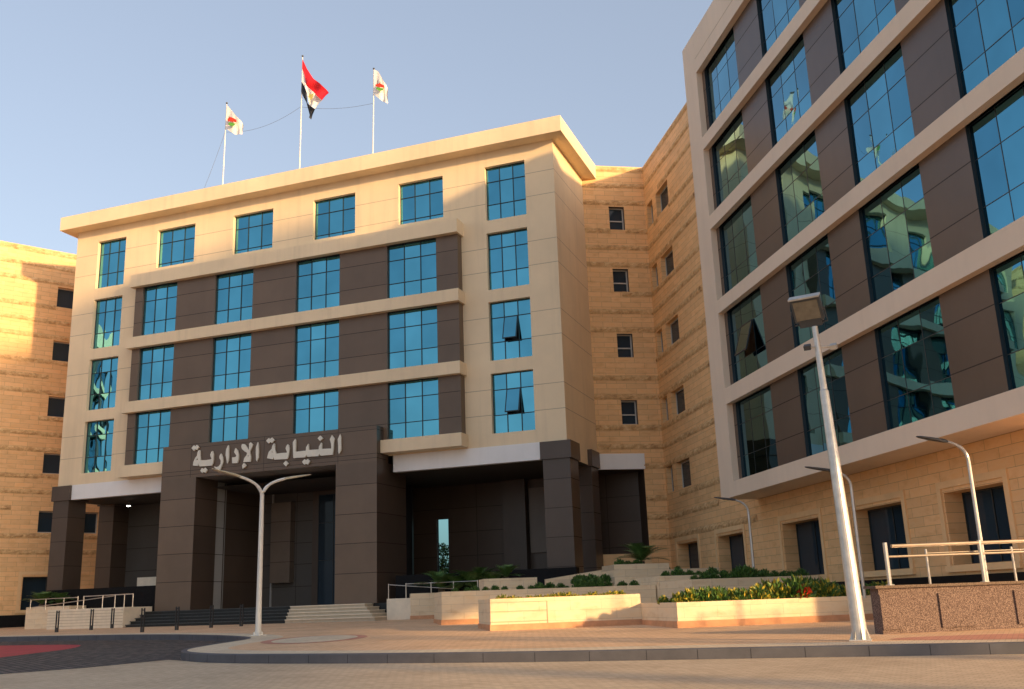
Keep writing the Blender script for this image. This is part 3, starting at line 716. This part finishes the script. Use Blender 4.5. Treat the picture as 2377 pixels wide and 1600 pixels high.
for z in (.62, .93, 1.2):
    gr.box(4.44, 6.25, 31.585, 31.61, z-.008, z+.008, 'cream_joint')
gr.box(6.24, 6.265, 31.585, 31.61, .5, 1.2, 'cream_joint')
gr.build('groove', bpy.data.objects['stone_planter'])
planter('stone_planter', 9.3, 17.1, 28.0, 34.9, 1.03, 'long low cream planter full of yellow and green shrubs behind the lamp post')
planter('terrace_wall', 12.25, 17.1, 35.0, 38.8, 1.77, 'cream terrace wall with dark shrubs right of centre, behind the flower bed', cat='terrace wall', base=False)
planter('terrace_wall', 3.64, 12.2, 39.2, 42.6, 1.68, 'long cream terrace wall behind the sunlit grooved planter', cat='terrace wall')
planter('terrace_planter', 5.8, 8.1, 42.9, 44.6, 2.2, 'small raised planter holding a sago palm before the dark plinth', base=False)
planter('terrace_planter', 9.9, 11.45, 43.0, 44.6, 1.92, 'small low terrace box with a dense round shrub patch', base=False)
planter('terrace_planter', 11.5, 14.0, 42.8, 44.9, 2.63, 'tallest cream terrace box, topped by a spreading palm near the stone corner', base=False)
planter('terrace_wall', 14.1, 17.0, 44.7, 47.5, 2.42, 'plain cream terrace wall under the first ground floor windows', cat='terrace wall', base=False)
planter('terrace_wall', 12.25, 17.1, 38.85, 42.7, 2.0, 'low terrace wall hidden behind dark shrubs beside the arm lamps', cat='terrace wall', base=False)
sw_ = MB(TB)
sw_.face([(8.9,45.0,.5),(13.2,45.0,.5),(13.2,45.0,2.62),(11.8,45.0,2.52),(8.9,45.0,2.15)], 'planter_stone_B')
sw_.face([(8.9,45.0,2.15),(11.8,45.0,2.52),(11.8,45.3,2.52),(8.9,45.3,2.15)], 'planter_stone_B'); sw_.face([(11.8,45.0,2.52),(13.2,45.0,2.62),(13.2,45.3,2.62),(11.8,45.3,2.52)], 'planter_stone_B')
sw_.face([(8.9,45.3,.5),(8.9,45.0,.5),(8.9,45.0,2.15),(8.9,45.3,2.15)], 'planter_stone_B'); sw_.face([(13.2,45.3,.5),(8.9,45.3,.5),(8.9,45.3,2.15),(11.8,45.3,2.52),(13.2,45.3,2.62)], 'planter_stone_B')
tag(sw_.build('ramp_wall'), 'sloping cream ramp wall climbing toward the glass recess', 'ramp wall')
planter('end_block', 3.1, 4.4, 49.2, 50.2, 1.77, 'small cream end block with grooved courses at the right foot of the steps', cat='block')
rb = MB(); rb.box(-23.2, -21.9, 44.6, 46.3, .4, 1.57, 'light_step', 'b')
tag(rb.build('step_side_wall'), 'short cream side wall between the cream steps and the right railing', 'wall')
rb = MB(); rb.box(-21.9, -14.3, 45.0, 46.3, .4, 1.7, 'light_step', 'b')
tag(rb.build('ramp_slab'), 'cream ramp slab running along the black plinth to the right', 'ramp')
lb = empty('left_side_wall', (-40.5, 43.6, .6), 'grooved cream wall under the left railings, beside the black steps', 'wall')
mb = MB(); mb.box(-43.1, -38.0, 43.3, 45.5, .3, 1.66, 'light_step', 'b'); mb.build('wall', lb)
mb = MB()
for z in (.78,.93,1.08,1.23,1.38,1.53): mb.box(-43.09, -38.02, 43.285, 43.31, z-.01, z+.01, 'cream_joint')
mb.build('groove', lb)
lb2 = empty('left_planter', (-44.8, 45.6, .5), 'cream block planter at the far left with palm fronds over it', 'planter')
mb = MB(); mb.box(-46.4, -43.3, 45.0, 46.3, .3, 1.87, 'planter_stone_BL', 'b'); mb.build('wall', lb2)
mb = MB(); mb.face([(-46.2,45.2,1.875),(-43.5,45.2,1.875),(-43.5,46.1,1.875),(-46.2,46.1,1.875)], 'soil'); mb.build('soil', lb2)
# ------------------------------------------------------------------ granite ramp wall with railing
gw = empty('granite_ramp_wall', TB(14, 20.75, .2), 'speckled brown granite ramp wall at the right edge', 'wall')
mb = MB(TB); mb.box(11.50, 20, 20.75, 21.1, .1, 1.21, 'granite', 'b'); mb.build('wall', gw)
mb = MB(TB)
for a0, a1 in ((11.5, 11.98), (12.9, 13.75), (14.75, 15.6), (16.6, 17.4)): mb.box(a0, a1, 20.71, 20.76, .34, 1.07, 'granite')
mb.build('panel', gw, bevel=.008)
mb = MB(TB); mb.box(11.40, 20.1, 20.66, 21.2, 1.21, 1.27, 'granite_cap'); mb.build('coping', gw, bevel=.01)
def rail_thing(name, label, posts, rails, r=.03, group=None, mat='steel'):
    root = empty(name, posts[0][0], label, 'railing', group)
    for p in posts:
        mb = MB(); x, y, z = p[0]; h = p[1]; rr = p[2] if len(p) > 2 else r
        mb.tube([(x, y, z), (x, y, z+.02), (x, y, z+.021), (x, y, z+h)], [rr*2, rr*2, rr, rr], mat); mb.build('post', root)
    for a, b_, rr in rails:
        mb = MB(); mb.tube([a, b_], rr, mat); mb.build('rail', root)
    return root
gp_ = [((*TB(a, 20.93, 0)[:2], 1.27), .93, .05) for a in (11.9, 14.22, 16.6, 19)]
rail_thing('steel_railing', 'thick steel railing standing on the speckled granite wall at right', gp_,
    [(TB(12.05, 20.93, 2.12), TB(19.5, 20.93, 2.19), .042), (TB(11.95, 20.93, 1.89), TB(19.5, 20.93, 1.93), .026)])
gp_ = [((*TB(a, 22.6, 0)[:2], 1.0), 1.1, .03) for a in (13.9, 16.2, 18.5)]
rail_thing('steel_railing', 'thin far steel railing behind the granite wall railing', gp_, [(TB(13.9, 22.6, 2.0), TB(19.5, 22.6, 2.05), .02)], r=.02)
RY = 44.5
rail_thing('steel_railing', 'thin steel handrail over the ramp right of the entrance', [((x, RY+.3, 1.5), .78, .028) for x in (-23.2, -22.25, -20.9, -19.72, -18.46)],
    [((-22.25, RY+.3, 2.24), (-18.46, RY+.3, 2.24), .024), ((-23.2, RY+.3, 2.24), (-19.72, RY+.3, 1.92), .02)])
rail_thing('steel_railing', 'level steel handrail on the wall left of the steps', [((x, 43.94, 1.66), .68, .028) for x in (-41.7, -41.3, -40.0, -39.17, -38.55, -37.98)],
    [((-41.3, 43.94, 2.31), (-37.98, 43.94, 2.33), .024)])
rail_thing('steel_railing', 'rising steel handrail above the cream block planter at far left', [((x, 44.9, 1.7), .6, .028) for x in (-46.0, -44.9, -43.6, -42.6)],
    [((-46.0, 44.9, 2.28), (-42.6, 44.9, 2.3), .024), ((-45.2, 44.3, 1.85), (-39.2, 44.0, 2.28), .022)])
# ------------------------------------------------------------------ bollards
BOL = [(-37.6,38.41),(-37.45,40.48),(-38.06,42.6),(-30.27,35.7),(-29.87,37.44),(-29.45,39.31),(-28.77,40.65)]
BL = ['black twin blade bollard nearest the left road edge, in front of the left planter', 'middle black bollard before the grooved cream wall', 'black bollard beside the foot of the grooved cream wall',
      'black bollard nearest the kerb in front of the steps', 'second black bollard in front of the black steps', 'third black bollard in front of the black steps', 'black bollard just left of the double arm lamp']
bol = None
for (x, y), lab in zip(BOL, BL):
    if bol is None:
        bol = empty('bollard', (x, y, gz(x, y)), lab, 'bollard', 'black bollards around the entrance forecourt')
        z = gz(x, y)
        for dx in (-.07, .07):
            mb = MB(); mb.box(x+dx-.017, x+dx+.017, y-.03, y+.03, z+.2, z+1.0, 'black_metal'); mb.build('blade', bol)
        mb = MB(); mb.tube([(x, y, z), (x, y, z+.22)], .085, 'black_metal', 14); mb.build('base', bol)
        mb = MB(); mb.box(x-.052, x+.052, y-.02, y+.02, z+.9, z+.94, 'black_metal'); mb.build('crossbar', bol)
    else:
        c = copy_tree(bol, (x, y, gz(x, y))); c['label'] = lab
# ------------------------------------------------------------------ lamps
def bez(p0, p1, p2, p3, n=10):
    p0, p1, p2, p3 = map(Vector, (p0, p1, p2, p3))
    return [tuple(((1-t)**3)*p0 + 3*t*(1-t)**2*p1 + 3*t*t*(1-t)*p2 + t**3*p3) for t in [i/n for i in range(n+1)]]
def lamp_head(mb, root, tip, back, wdt=.13, th=.05, mat='lamp_head'):
    tip, back = Vector(tip), Vector(back); d = (tip-back); L = d.length; d.normalize(); sx = d.cross(Vector((0,0,1))).normalized(); up = sx.cross(d)
    prof = [(0,.05,.03),(.12,.06,.05),(.3,wdt*.8,th),(.6,wdt,th*.8),(.9,wdt*.8,th*.5),(1,wdt*.35,th*.25)]
    prev = None
    for t_, w_, h_ in prof:
        c = back+d*L*t_; ring = [c+sx*w_*a+up*h_*b_ for a, b_ in ((-1,-.6),(1,-.6),(1,.3),(.5,1),(-.5,1),(-1,.3))]
        if prev:
            for k in range(6): mb.face([prev[k], prev[(k+1) % 6], ring[(k+1) % 6], ring[k]][::-1], mat)
        else: mb.face(ring, mat)
        prev = ring
    mb.face(prev[::-1], mat)
x, y = -20.46, 29.89; z = gz(x, y)
la = empty('street_lamp', (x, y, z), 'cream double armed street lamp standing in front of the entrance', 'street lamp')
mb = MB(); mb.tube([(x, y, z), (x, y, z+1.2), (x, y, 4.0), (x, y, 5.15)], [.105, .095, .08, .07], 'white_metal', 14); mb.build('pole', la)
mb = MB(); mb.box(x-.2, x+.2, y-.2, y+.2, z, z+.025, 'white_metal')
for k in range(4):
    a = math.pi/4+k*math.pi/2; bx, by = x+.15*math.cos(a), y+.15*math.sin(a); mb.tube([(bx, by, z), (bx, by, z+.12)], .018, 'white_metal', 6)
    c_, s_ = math.cos(a), math.sin(a); mb.face([(x+.09*c_, y+.09*s_, z+.02), (x+.17*c_, y+.17*s_, z+.02), (x+.09*c_, y+.09*s_, z+.2)], 'white_metal')
mb.build('base_plate', la)
for sg_, zz in ((-1, 5.95), (1, 5.92)):
    dx, dy = .54*sg_, .84*sg_
    P = lambda t_, zq: (x+dx*t_, y+dy*t_, zq)
    mb = MB(); pth = bez(P(.0, 5.08), P(.05, 5.45), P(.25, 5.62), P(.85, 5.78)); mb.tube(pth, [.06]*5+[.05]*6, 'white_metal', 12); arm = mb.build('arm', la)
    mb = MB(); lamp_head(mb, la, P(1.85, zz+.05), P(.8, 5.77), mat='lamp_head_light'); mb.build('lamp_head', arm)
def arm_lamp(bx, by, bz, top, tip, label):
    root = empty('arm_lamp', (bx, by, bz), label, 'street lamp', 'single arm lamps along the right wing')
    t_ = Vector(tip); b0 = Vector((bx, by, top)); d = (t_-b0); d.z = 0; L = d.length; d.normalize()
    mb = MB(); mb.tube([(bx, by, bz), (bx, by, top-.45)], [.055, .045], 'galvanized', 12); mb.build('pole', root)
    mb = MB(); p1 = b0+d*.45
    mb.tube(bez((bx, by, top-.45), (bx, by, top-.1), (p1.x-d.x*.15, p1.y-d.y*.15, top+.0), (p1.x, p1.y, top+.05)), [.045]*6+[.035]*5, 'galvanized', 10); a_ = mb.build('arm', root)
    mb = MB(); lamp_head(mb, root, (t_.x, t_.y, tip[2]), (p1.x, p1.y, top+.05), .11, .045); mb.build('lamp_head', a_)
arm_lamp(2.14, 27.0, .9, 4.65, (1.01, 26.57, 4.86), 'single arm lamp nearest the railing, dark head pointing left')
arm_lamp(-.81, 31.82, .95, 4.65, (-2.05, 31.22, 4.86), 'single arm lamp half hidden behind the tall floodlight pole')
arm_lamp(-4.83, 39.11, 1.9, 4.65, (-6.03, 38.76, 4.84), 'farthest single arm lamp, rising from shrubs by the ground floor windows')
# floodlight mast
bx, by = -.72, 21.55; bz = gz(bx, by); tx_, ty_, tz_ = -.90, 21.6, 6.72
fm_ = empty('floodlight_mast', (bx, by, bz), 'tall galvanized floodlight mast standing on the kerb at right', 'floodlight mast')
def along(t_): return (bx+(tx_-bx)*t_, by+(ty_-by)*t_, bz+(tz_-bz)*t_)
mb = MB(); mb.tube([along(t_) for t_ in (0, .25, .5, .78, .785, .9, 1.0)], [.15, .135, .115, .095, .075, .068, .062], 'galvanized', 18); mb.build('pole', fm_)
mb = MB(); mb.box(bx-.21, bx+.21, by-.21, by+.21, bz, bz+.03, 'galvanized')
for k in range(8):
    a = k*math.pi/4+.2; c_, s_ = math.cos(a), math.sin(a); tt = Vector((-s_, c_, 0))*.008
    for sgn in (1, -1):
        f = [Vector((bx+.13*c_, by+.13*s_, bz+.03))+tt*sgn, Vector((bx+.2*c_, by+.2*s_, bz+.03))+tt*sgn, Vector((bx+.135*c_, by+.135*s_, bz+.26))+tt*sgn]
        mb.face(f if sgn < 0 else f[::-1], 'galvanized')
mb.build('base_plate', fm_)
fc = Vector((-1.0, 21.42, 7.08)); fd = Vector((-.16, -.80, -.55)).normalized(); fx = fd.cross(Vector((0,0,1))).normalized(); fu = fx.cross(fd)
def fbox(mb, c, hx, hu, hd, mat, dz=0):
    P = lambda a, b_, d_: c+fx*a*hx+fu*b_*hu+fd*d_*hd
    for f in (((-1,-1,1),(1,-1,1),(1,1,1),(-1,1,1)),((1,-1,-1),(-1,-1,-1),(-1,1,-1),(1,1,-1)),((-1,-1,-1),(-1,-1,1),(-1,1,1),(-1,1,-1)),((1,-1,1),(1,-1,-1),(1,1,-1),(1,1,1)),((-1,1,1),(1,1,1),(1,1,-1),(-1,1,-1)),((-1,-1,-1),(1,-1,-1),(1,-1,1),(-1,-1,1))):
        mb.face([P(*q) for q in f][::-1] if False else [P(*q) for q in f], mat)
mb = MB(); fbox(mb, fc, .31, .26, .08, 'lamp_head'); fl_ = mb.build('floodlight', fm_, bevel=.02)
mb = MB(); fbox(mb, fc-fu*.30-fd*.05, .24, .09, .12, 'lamp_head'); mb.build('driver_box', fl_, bevel=.015)
mb = MB(); fbox(mb, fc+fd*.085, .26, .21, .008, 'lens'); mb.build('lens', fl_)
mb = MB()
for k in range(9): fbox(mb, fc-fd*.12+fx*(-.24+.06*k), .012, .2, .05, 'lamp_head')
mb.build('cooling_fins', fl_)
mb = MB(); fbox(mb, fc+fu*.29+fd*.03, .33, .018, .10, 'galvanized'); mb.build('visor', fl_)
mb = MB(); mb.tube([tuple(fc+fx*.35), tuple(fc+fx*.35-fu*.33), tuple(fc-fx*.35-fu*.33), tuple(fc-fx*.35)], .018, 'lamp_head', 6); mb.build('bracket', fm_)
for sgn, L_ in ((-1, .22), (1, .34)):
    mb = MB(); q = Vector(along(.93)); e_ = q+Vector((.936, .35, 0))*sgn*L_
    mb.tube([tuple(q), tuple(e_)], .025, 'galvanized', 8); fbox(mb, e_, .07, .05, .06, 'galvanized' if sgn > 0 else 'lamp_head'); mb.build('side_spotlight', fm_)
# ------------------------------------------------------------------ flags
FY = 51.9
def pole(x, top, label):
    root = empty('flagpole', (x, FY, 26.2), label, 'flagpole', 'flagpoles on the central roof')
    mb = MB(); mb.tube([(x+(-.1), FY, 26.2), (x-.05, FY, 30), (x, FY, top)], [.055, .045, .03], 'white_metal', 10); mb.build('pole', root)
    mb = MB(); mb.tube([(x, FY, top), (x, FY, top+.06), (x, FY, top+.12), (x, FY, top+.16)], [.02, .07, .07, .01], 'lamp_head', 10); mb.build('finial', root)
pole(-39.35, 35.4, 'left white flagpole on the roof carrying a small emblem flag')
pole(-33.3, 37.6, 'tallest middle flagpole, carrying the red white and black flag')
pole(-27.85, 35.35, 'right white flagpole on the roof carrying a small emblem flag')
def interp(c, t_):
    k = t_*(len(c)-1); i = min(int(k), len(c)-2); f = k-i; return (c[i][0]*(1-f)+c[i+1][0]*f, c[i][1]*(1-f)+c[i+1][1]*f)
def cloth(curves, mats, nu=26, nv=8, amp=.12, yo=0):
    mb = MB(); fold = lambda u, v: FY-.06+yo+amp*math.sin(9*u+2.5*v)*min(1, u*2.5)*1.0 + amp*.6*math.sin(17*u-3*v)*u
    for c in range(len(curves)-1):
        A, B = curves[c], curves[c+1]
        for j in range(nv):
            for i in range(nu):
                q = []
                for (ii, jj) in ((i,j+1),(i+1,j+1),(i+1,j),(i,j)):
                    u = ii/nu; v = jj/nv; a, b_ = interp(A, u), interp(B, u); q.append((a[0]*(1-v)+b_[0]*v, fold(u, c+v), a[1]*(1-v)+b_[1]*v))
                mb.face(q, mats[c], True)
    return mb, fold
top = [(-33.27,37.42),(-32.94,36.63),(-32.38,35.72),(-31.83,35.21),(-31.46,34.78),(-31.16,34.37)]
rwc = [(-33.28,36.67),(-33.04,36.12),(-32.92,35.32),(-32.54,34.92),(-32.1,34.41),(-31.67,33.95)]
wbc = [(-33.30,35.69),(-33.1,35.4),(-32.87,34.82),(-32.74,33.93),(-32.48,33.66),(-32.19,33.43)]
bot = [(-33.33,35.0),(-33.12,34.53),(-32.87,34.06),(-32.77,33.35),(-32.61,32.87),(-32.47,32.7)]
fl1 = empty('flag', (-33.3, FY, 35), 'large red, white and black flag hanging from the tallest pole', 'flag')
for a, b_, m_, nm in ((top, rwc, 'flag_red', 'red_stripe'), (rwc, wbc, 'flag_white', 'white_stripe'), (wbc, bot, 'flag_black', 'black_stripe')):
    mb, _ = cloth([a, b_], [m_]); mb.build(nm, fl1)
mb = MB(); mb.prism([(-32.5,34.55),(-32.36,34.42),(-32.2,34.5),(-32.22,34.3),(-32.3,34.1),(-32.42,34.02),(-32.5,34.2),(-32.6,34.32)], FY-.30, FY-.29, 'emblem_gold'); mb.build('eagle_emblem', fl1)
def small_flag(tp, bt, emr, emg, spikes, label):
    root = empty('flag', (tp[0][0], FY, bt[0][1]), label, 'flag')
    mb, fold = cloth([tp, bt], ['flag_white'], nv=12, amp=.06); mb.build('cloth', root)
    mb = MB(); mb.prism(emr, FY-.26, FY-.25, 'emblem_red')
    for s in spikes: mb.prism(s, FY-.26, FY-.25, 'emblem_dark')
    mb.prism(emg, FY-.26, FY-.25, 'emblem_green'); mb.build('emblem', root)
small_flag([(-39.32,35.32),(-38.93,34.87),(-38.53,34.36),(-38.1,33.85),(-37.82,33.38)], [(-39.32,33.51),(-38.93,33.2),(-38.58,32.94),(-38.24,32.83),(-37.9,32.76)],
    [(-39.02,33.9),(-39.04,34.09),(-38.85,34.2),(-38.65,34.1),(-38.3,33.87),(-38.3,33.67),(-38.64,33.8)], [(-38.95,33.62),(-38.95,33.8),(-38.64,33.72),(-38.34,33.58),(-38.5,33.45),(-38.75,33.5)],
    [[(-38.95,34.1),(-38.9,34.1),(-38.9,34.3),(-38.95,34.3)]], 'small white flag with a red and green emblem on the left pole')
small_flag([(-27.82,35.35),(-27.5,35.14),(-27.2,34.55),(-26.92,34.01),(-26.78,33.55)], [(-27.84,33.58),(-27.6,33.31),(-27.28,33.0),(-27.04,32.79),(-26.78,32.62)],
    [(-27.58,33.96),(-27.58,34.1),(-27.26,34.12),(-26.96,33.87),(-26.94,33.71),(-27.26,33.83)], [(-27.54,33.76),(-27.52,33.9),(-27.26,33.78),(-26.97,33.66),(-27.1,33.55),(-27.3,33.57)],
    [[(-27.46,34.1),(-27.41,34.1),(-27.39,34.36),(-27.44,34.36)],[(-27.3,34.12),(-27.22,34.12),(-27.26,34.28)]], 'small white flag with a red and green emblem on the right pole')
def wire(a, b_, sag, label):
    mb = MB(); pts = []
    for i in range(15):
        t_ = i/14; pts.append((a[0]+(b_[0]-a[0])*t_, FY+.02, a[1]+(b_[1]-a[1])*t_-sag*4*t_*(1-t_)))
    mb.tube(pts, .010, 'cable', 5, cap=False); tag(mb.build('cable'), label, 'cable')
wire((-39.4,33.3), (-33.4,33.9), .55, 'thin sagging cable between the left and middle flagpoles')
wire((-33.4,33.9), (-27.9,32.95), .25, 'thin sagging cable between the middle and right flagpoles')
wire((-39.4,33.3), (-42.4,26.3), .35, 'thin cable dropping from the left flagpole to the roof')
# ------------------------------------------------------------------ planting
def leaf_cluster(mb, c, rx, ry, rz, n, size, mat, seed, upward=.5):
    r = random.Random(seed)
    for _ in range(n):
        while True:
            u = Vector((r.uniform(-1,1), r.uniform(-1,1), r.uniform(-.2,1)))
            if u.length < 1 and u.length > .35: break
        p = Vector(c)+Vector((u.x*rx, u.y*ry, max(.01, u.z)*rz))
        d = (Vector((u.x, u.y, abs(u.z)+upward))+Vector((r.uniform(-.6,.6), r.uniform(-.6,.6), r.uniform(-.3,.6)))).normalized()
        s = d.cross(Vector((r.uniform(-1,1), r.uniform(-1,1), r.uniform(-1,1)))).normalized()*size*.28*r.uniform(.7,1.3)
        L = d*size*r.uniform(.7,1.4); nn = d.cross(s).normalized()*size*.12
        mid = p+L*.5+nn; i = len(mb.v)
        mb.v += [tuple(p), tuple(mid+s), tuple(p+L), tuple(mid-s)]; mb.f.append([i, i+1, i+2, i+3]); mb.m.append(mat)
def shrub_proto(name, mats, rx, rz, n, size, seed, loc, label, group):
    root = empty(name, loc, label, 'shrub', group)
    mb = MB(); q = Vector(loc)
    for k, (mt, fr) in enumerate(mats): leaf_cluster(mb, q, rx, rx, rz, int(n*fr), size, mt, seed+k)
    mb.build('foliage', root)
    mb = MB()
    for k in range(4):
        a = k*1.6+seed; mb.tube([tuple(q+Vector((0,0,-.03))), tuple(q+Vector((math.cos(a)*rx*.4, math.sin(a)*rx*.4, rz*.6)))], .012, 'bark', 5)
    mb.build('stem', root)
    return root
R2 = random.Random(3)
def bed(protos, spots, z):
    for i, (a, d, sc_) in enumerate(spots):
        p = protos[R2.randrange(len(protos))]
        x, y, _ = TB(a, d, z); copy_tree(p, (x, y, z), R2.uniform(0, 6.28), sc_)
L0 = TB(9.85, 28.5, .98)
G1 = 'shrubs in the long low front planter'
pr1 = [shrub_proto('shrub', [('leaf_yellow', .6), ('leaf_green', .6)], .24, .34, 260, .13, 11, L0, 'yellow green shrub in the long low planter', G1),
       shrub_proto('shrub', [('leaf_green', .9), ('leaf_yellow', .15)], .26, .38, 260, .13, 12, TB(10.3, 28.55, .98), 'mostly dark green shrub in the long low planter', G1),
       shrub_proto('shrub', [('leaf_yellow', .9), ('leaf_green', .2)], .22, .27, 240, .11, 13, TB(10.75, 28.5, .98), 'mostly yellow shrub in the long low planter', G1)]
sp = []
a = 9.6
while a < 16.6:
    for d in (28.45, 28.95, 29.6):
        k = 1.0 + .45*math.exp(-((a-13.2)/1.1)**2)
        sp.append((a+R2.uniform(-.15,.15), d+R2.uniform(-.12,.12), k*R2.uniform(.45,1.1)))
    a += .38
bed(pr1, sp, .98)
shrub_proto('shrub', [('leaf_red', 1.0), ('leaf_green', .1)], .2, .32, 200, .13, 21, TB(13.3, 28.25, 1.0), 'bright red flowering shrub among the green ones in the front planter', None)
G2 = 'low dark shrubs on the terraces'
pr2 = [shrub_proto('shrub', [('leaf_green', 1.0)], .28, .3, 240, .13, 31, TB(9.2, 39.6, 1.62), 'low dark green shrub in a terrace bed', G2),
       shrub_proto('shrub', [('leaf_green', .9), ('leaf_palm', .3)], .32, .36, 260, .14, 32, TB(9.9, 39.7, 1.62), 'low dark green shrub in a terrace bed', G2)]
sp = [(a_*.42+4.2+R2.uniform(-.15,.15), 39.65+R2.uniform(-.1,.2), R2.uniform(.35,.75)) for a_ in range(18)]
bed(pr2, sp, 1.62)
bed(pr2, [(12.6+.38*k, 35.5+R2.uniform(-.1,.3), R2.uniform(.5,.85)+(.45 if 4 < k < 7 else 0)) for k in range(12)], 1.72)
bed(pr2, [(12.7+.5*k, 39.4+R2.uniform(-.1,.3), R2.uniform(.5,.9)) for k in range(8)], 1.95)
bed(pr2, [(10.05+.3*k, 43.5+.25*(k % 2), R2.uniform(.7,1.0)) for k in range(5)], 1.86)
bed(pr2, [(11.9+.4*k, 43.3, R2.uniform(.6,.8)) for k in range(3)], 2.55)
bed(pr2, [(14.2+.5*k, 45.2, R2.uniform(.4,.6)) for k in range(3)], 2.36)
G3 = 'small yellow plants along the sunlit planter'
p3 = [shrub_proto('shrub', [('leaf_yellow', 1.0)], .2, .16, 130, .09, 41, TB(4.9, 32.1, 1.24), 'small yellow plant on top of the sunlit planter', G3)]
bed(p3, [(5.2+.3*k, 32.05+R2.uniform(-.05,.3), R2.uniform(.6,1.15)) for k in range(13)], 1.24)
# sago palms
def palm_proto(loc, seed, L=.95, nf=17):
    r = random.Random(seed); root = empty('sago_palm', loc, '', 'palm', None); q = Vector(loc)
    mb = MB(); mb.tube([tuple(q-Vector((0,0,.1))), tuple(q+Vector((0,0,.12)))], [.13, .1], 'bark', 9); mb.build('trunk', root)
    mb = MB()
    for k in range(nf):
        az = k*2.399+r.uniform(-.2,.2); el = math.radians(r.uniform(25, 78)); Lf = L*r.uniform(.75,1.1); pts = []
        hd = Vector((math.cos(az), math.sin(az), 0))
        for i in range(11):
            t_ = i/10; p = q+Vector((0,0,.1))+hd*Lf*(math.cos(el)*t_+.22*t_*t_)+Vector((0,0,1))*Lf*(math.sin(el)*t_-.42*t_*t_); pts.append(p)
        sd_ = hd.cross(Vector((0,0,1)))
        for i in range(10):
            d = (pts[i+1]-pts[i]).normalized(); p = pts[i]
            w_ = sd_*.008; j = len(mb.v); mb.v += [tuple(p-w_), tuple(p+w_), tuple(pts[i+1]+w_), tuple(pts[i+1]-w_)]; mb.f.append([j,j+1,j+2,j+3]); mb.m.append('leaf_palm')
            if i < 1: continue
            ll = .26*math.sin(math.pi*min(1, (i+.6)/10.5))*L+.03
            for hh in (0, .5):
                for sgn in (-1, 1):
                    pp = p+(pts[i+1]-p)*hh; tip = pp+(sd_*sgn*.85+d*.65+Vector((0,0,.12))).normalized()*ll*1.15
                    j = len(mb.v); mb.v += [tuple(pp-d*.024), tuple(tip), tuple(pp+d*.024)]; mb.f.append([j,j+1,j+2]); mb.m.append('leaf_palm')
    mb.build('fronds', root); return root
pp = palm_proto(TB(6.9, 43.6, 2.15), 5, L=1.0, nf=20)
pp['label'] = 'sago palm in the small raised planter before the black plinth'
for (loc, rz, s_, lab) in [((*TB(13.0, 43.6, 0)[:2], 2.6), 1.1, 1.45, 'palm on the tallest terrace box near the stone corner'),
    ((-20.6, 45.35, 1.75), .5, 1.6, 'leftmost palm behind the right handrail, beside the brown pier'),
    ((-19.75, 45.3, 1.7), 2.2, 1.3, 'small palm behind the handrail, between two bigger ones'),
    ((-18.9, 45.35, 1.75), 3.9, 1.7, 'large palm behind the handrail in front of the narrow lit window'),
    ((-17.9, 45.35, 1.8), 5.1, 1.35, 'palm behind the end post of the right handrail'),
    ((-45.9, 45.6, 1.88), .2, 1.3, 'large palm over the left edge planter'),
    ((-44.7, 45.7, 1.88), 2.9, 1.15, 'palm in the left planter next to the handrail')]:
    c = copy_tree(pp, loc, rz, s_); c['label'] = lab
# small lit lamp under the left portico ceiling
wl = empty('ceiling_lamp', (-44.0, 50.0, 7.7), 'small lit white lamp under the left portico ceiling', 'lamp')
m, t, b = newmat('lamp_glow'); b.inputs['Emission Color'].default_value = (1, .93, .82, 1); b.inputs['Emission Strength'].default_value = 4
mb = MB(); mb.tube([(-44.0, 50.0, 8.11), (-44.0, 50.0, 7.95)], .02, 'lamp_head', 6); mb.tube([(-44.0, 50.0, 7.95), (-44.0, 50.0, 7.85)], [.1, .14], 'lamp_head', 10); mb.build('housing', wl)
mb = MB(); mb.tube([(-44.0, 50.0, 7.849), (-44.0, 50.0, 7.80)], [.12, .08], 'lamp_glow', 10); mb.build('bulb', wl)
# tree seen through the slit window
def tree(x, y, h, label, seed):
    r = random.Random(seed); z = gz(x, y, 0); root = empty('tree', (x, y, z), label, 'tree')
    mb = MB(); mb.tube([(x, y, z), (x+.1, y, z+h*.45), (x-.05, y, z+h*.7)], [.16, .11, .05], 'bark', 8)
    for k in range(6):
        a = k*1.05; mb.tube([(x, y, z+h*(.35+.05*k)), (x+math.cos(a)*h*.2, y+math.sin(a)*h*.2, z+h*(.55+.05*k))], [.05, .02], 'bark', 5)
    mb.build('trunk', root)
    mb = MB()
    for k in range(16):
        a = r.uniform(0, 6.28); rr = r.uniform(0, h*.26); leaf_cluster(mb, (x+math.cos(a)*rr, y+math.sin(a)*rr, z+h*r.uniform(.25,.85)), h*.13, h*.13, h*.12, 130, .22, 'leaf_far', seed*50+k)
    mb.build('crown', root)
tree(-34.4, 76, 5.6, 'small tree seen through the narrow window beyond the portico', 3)
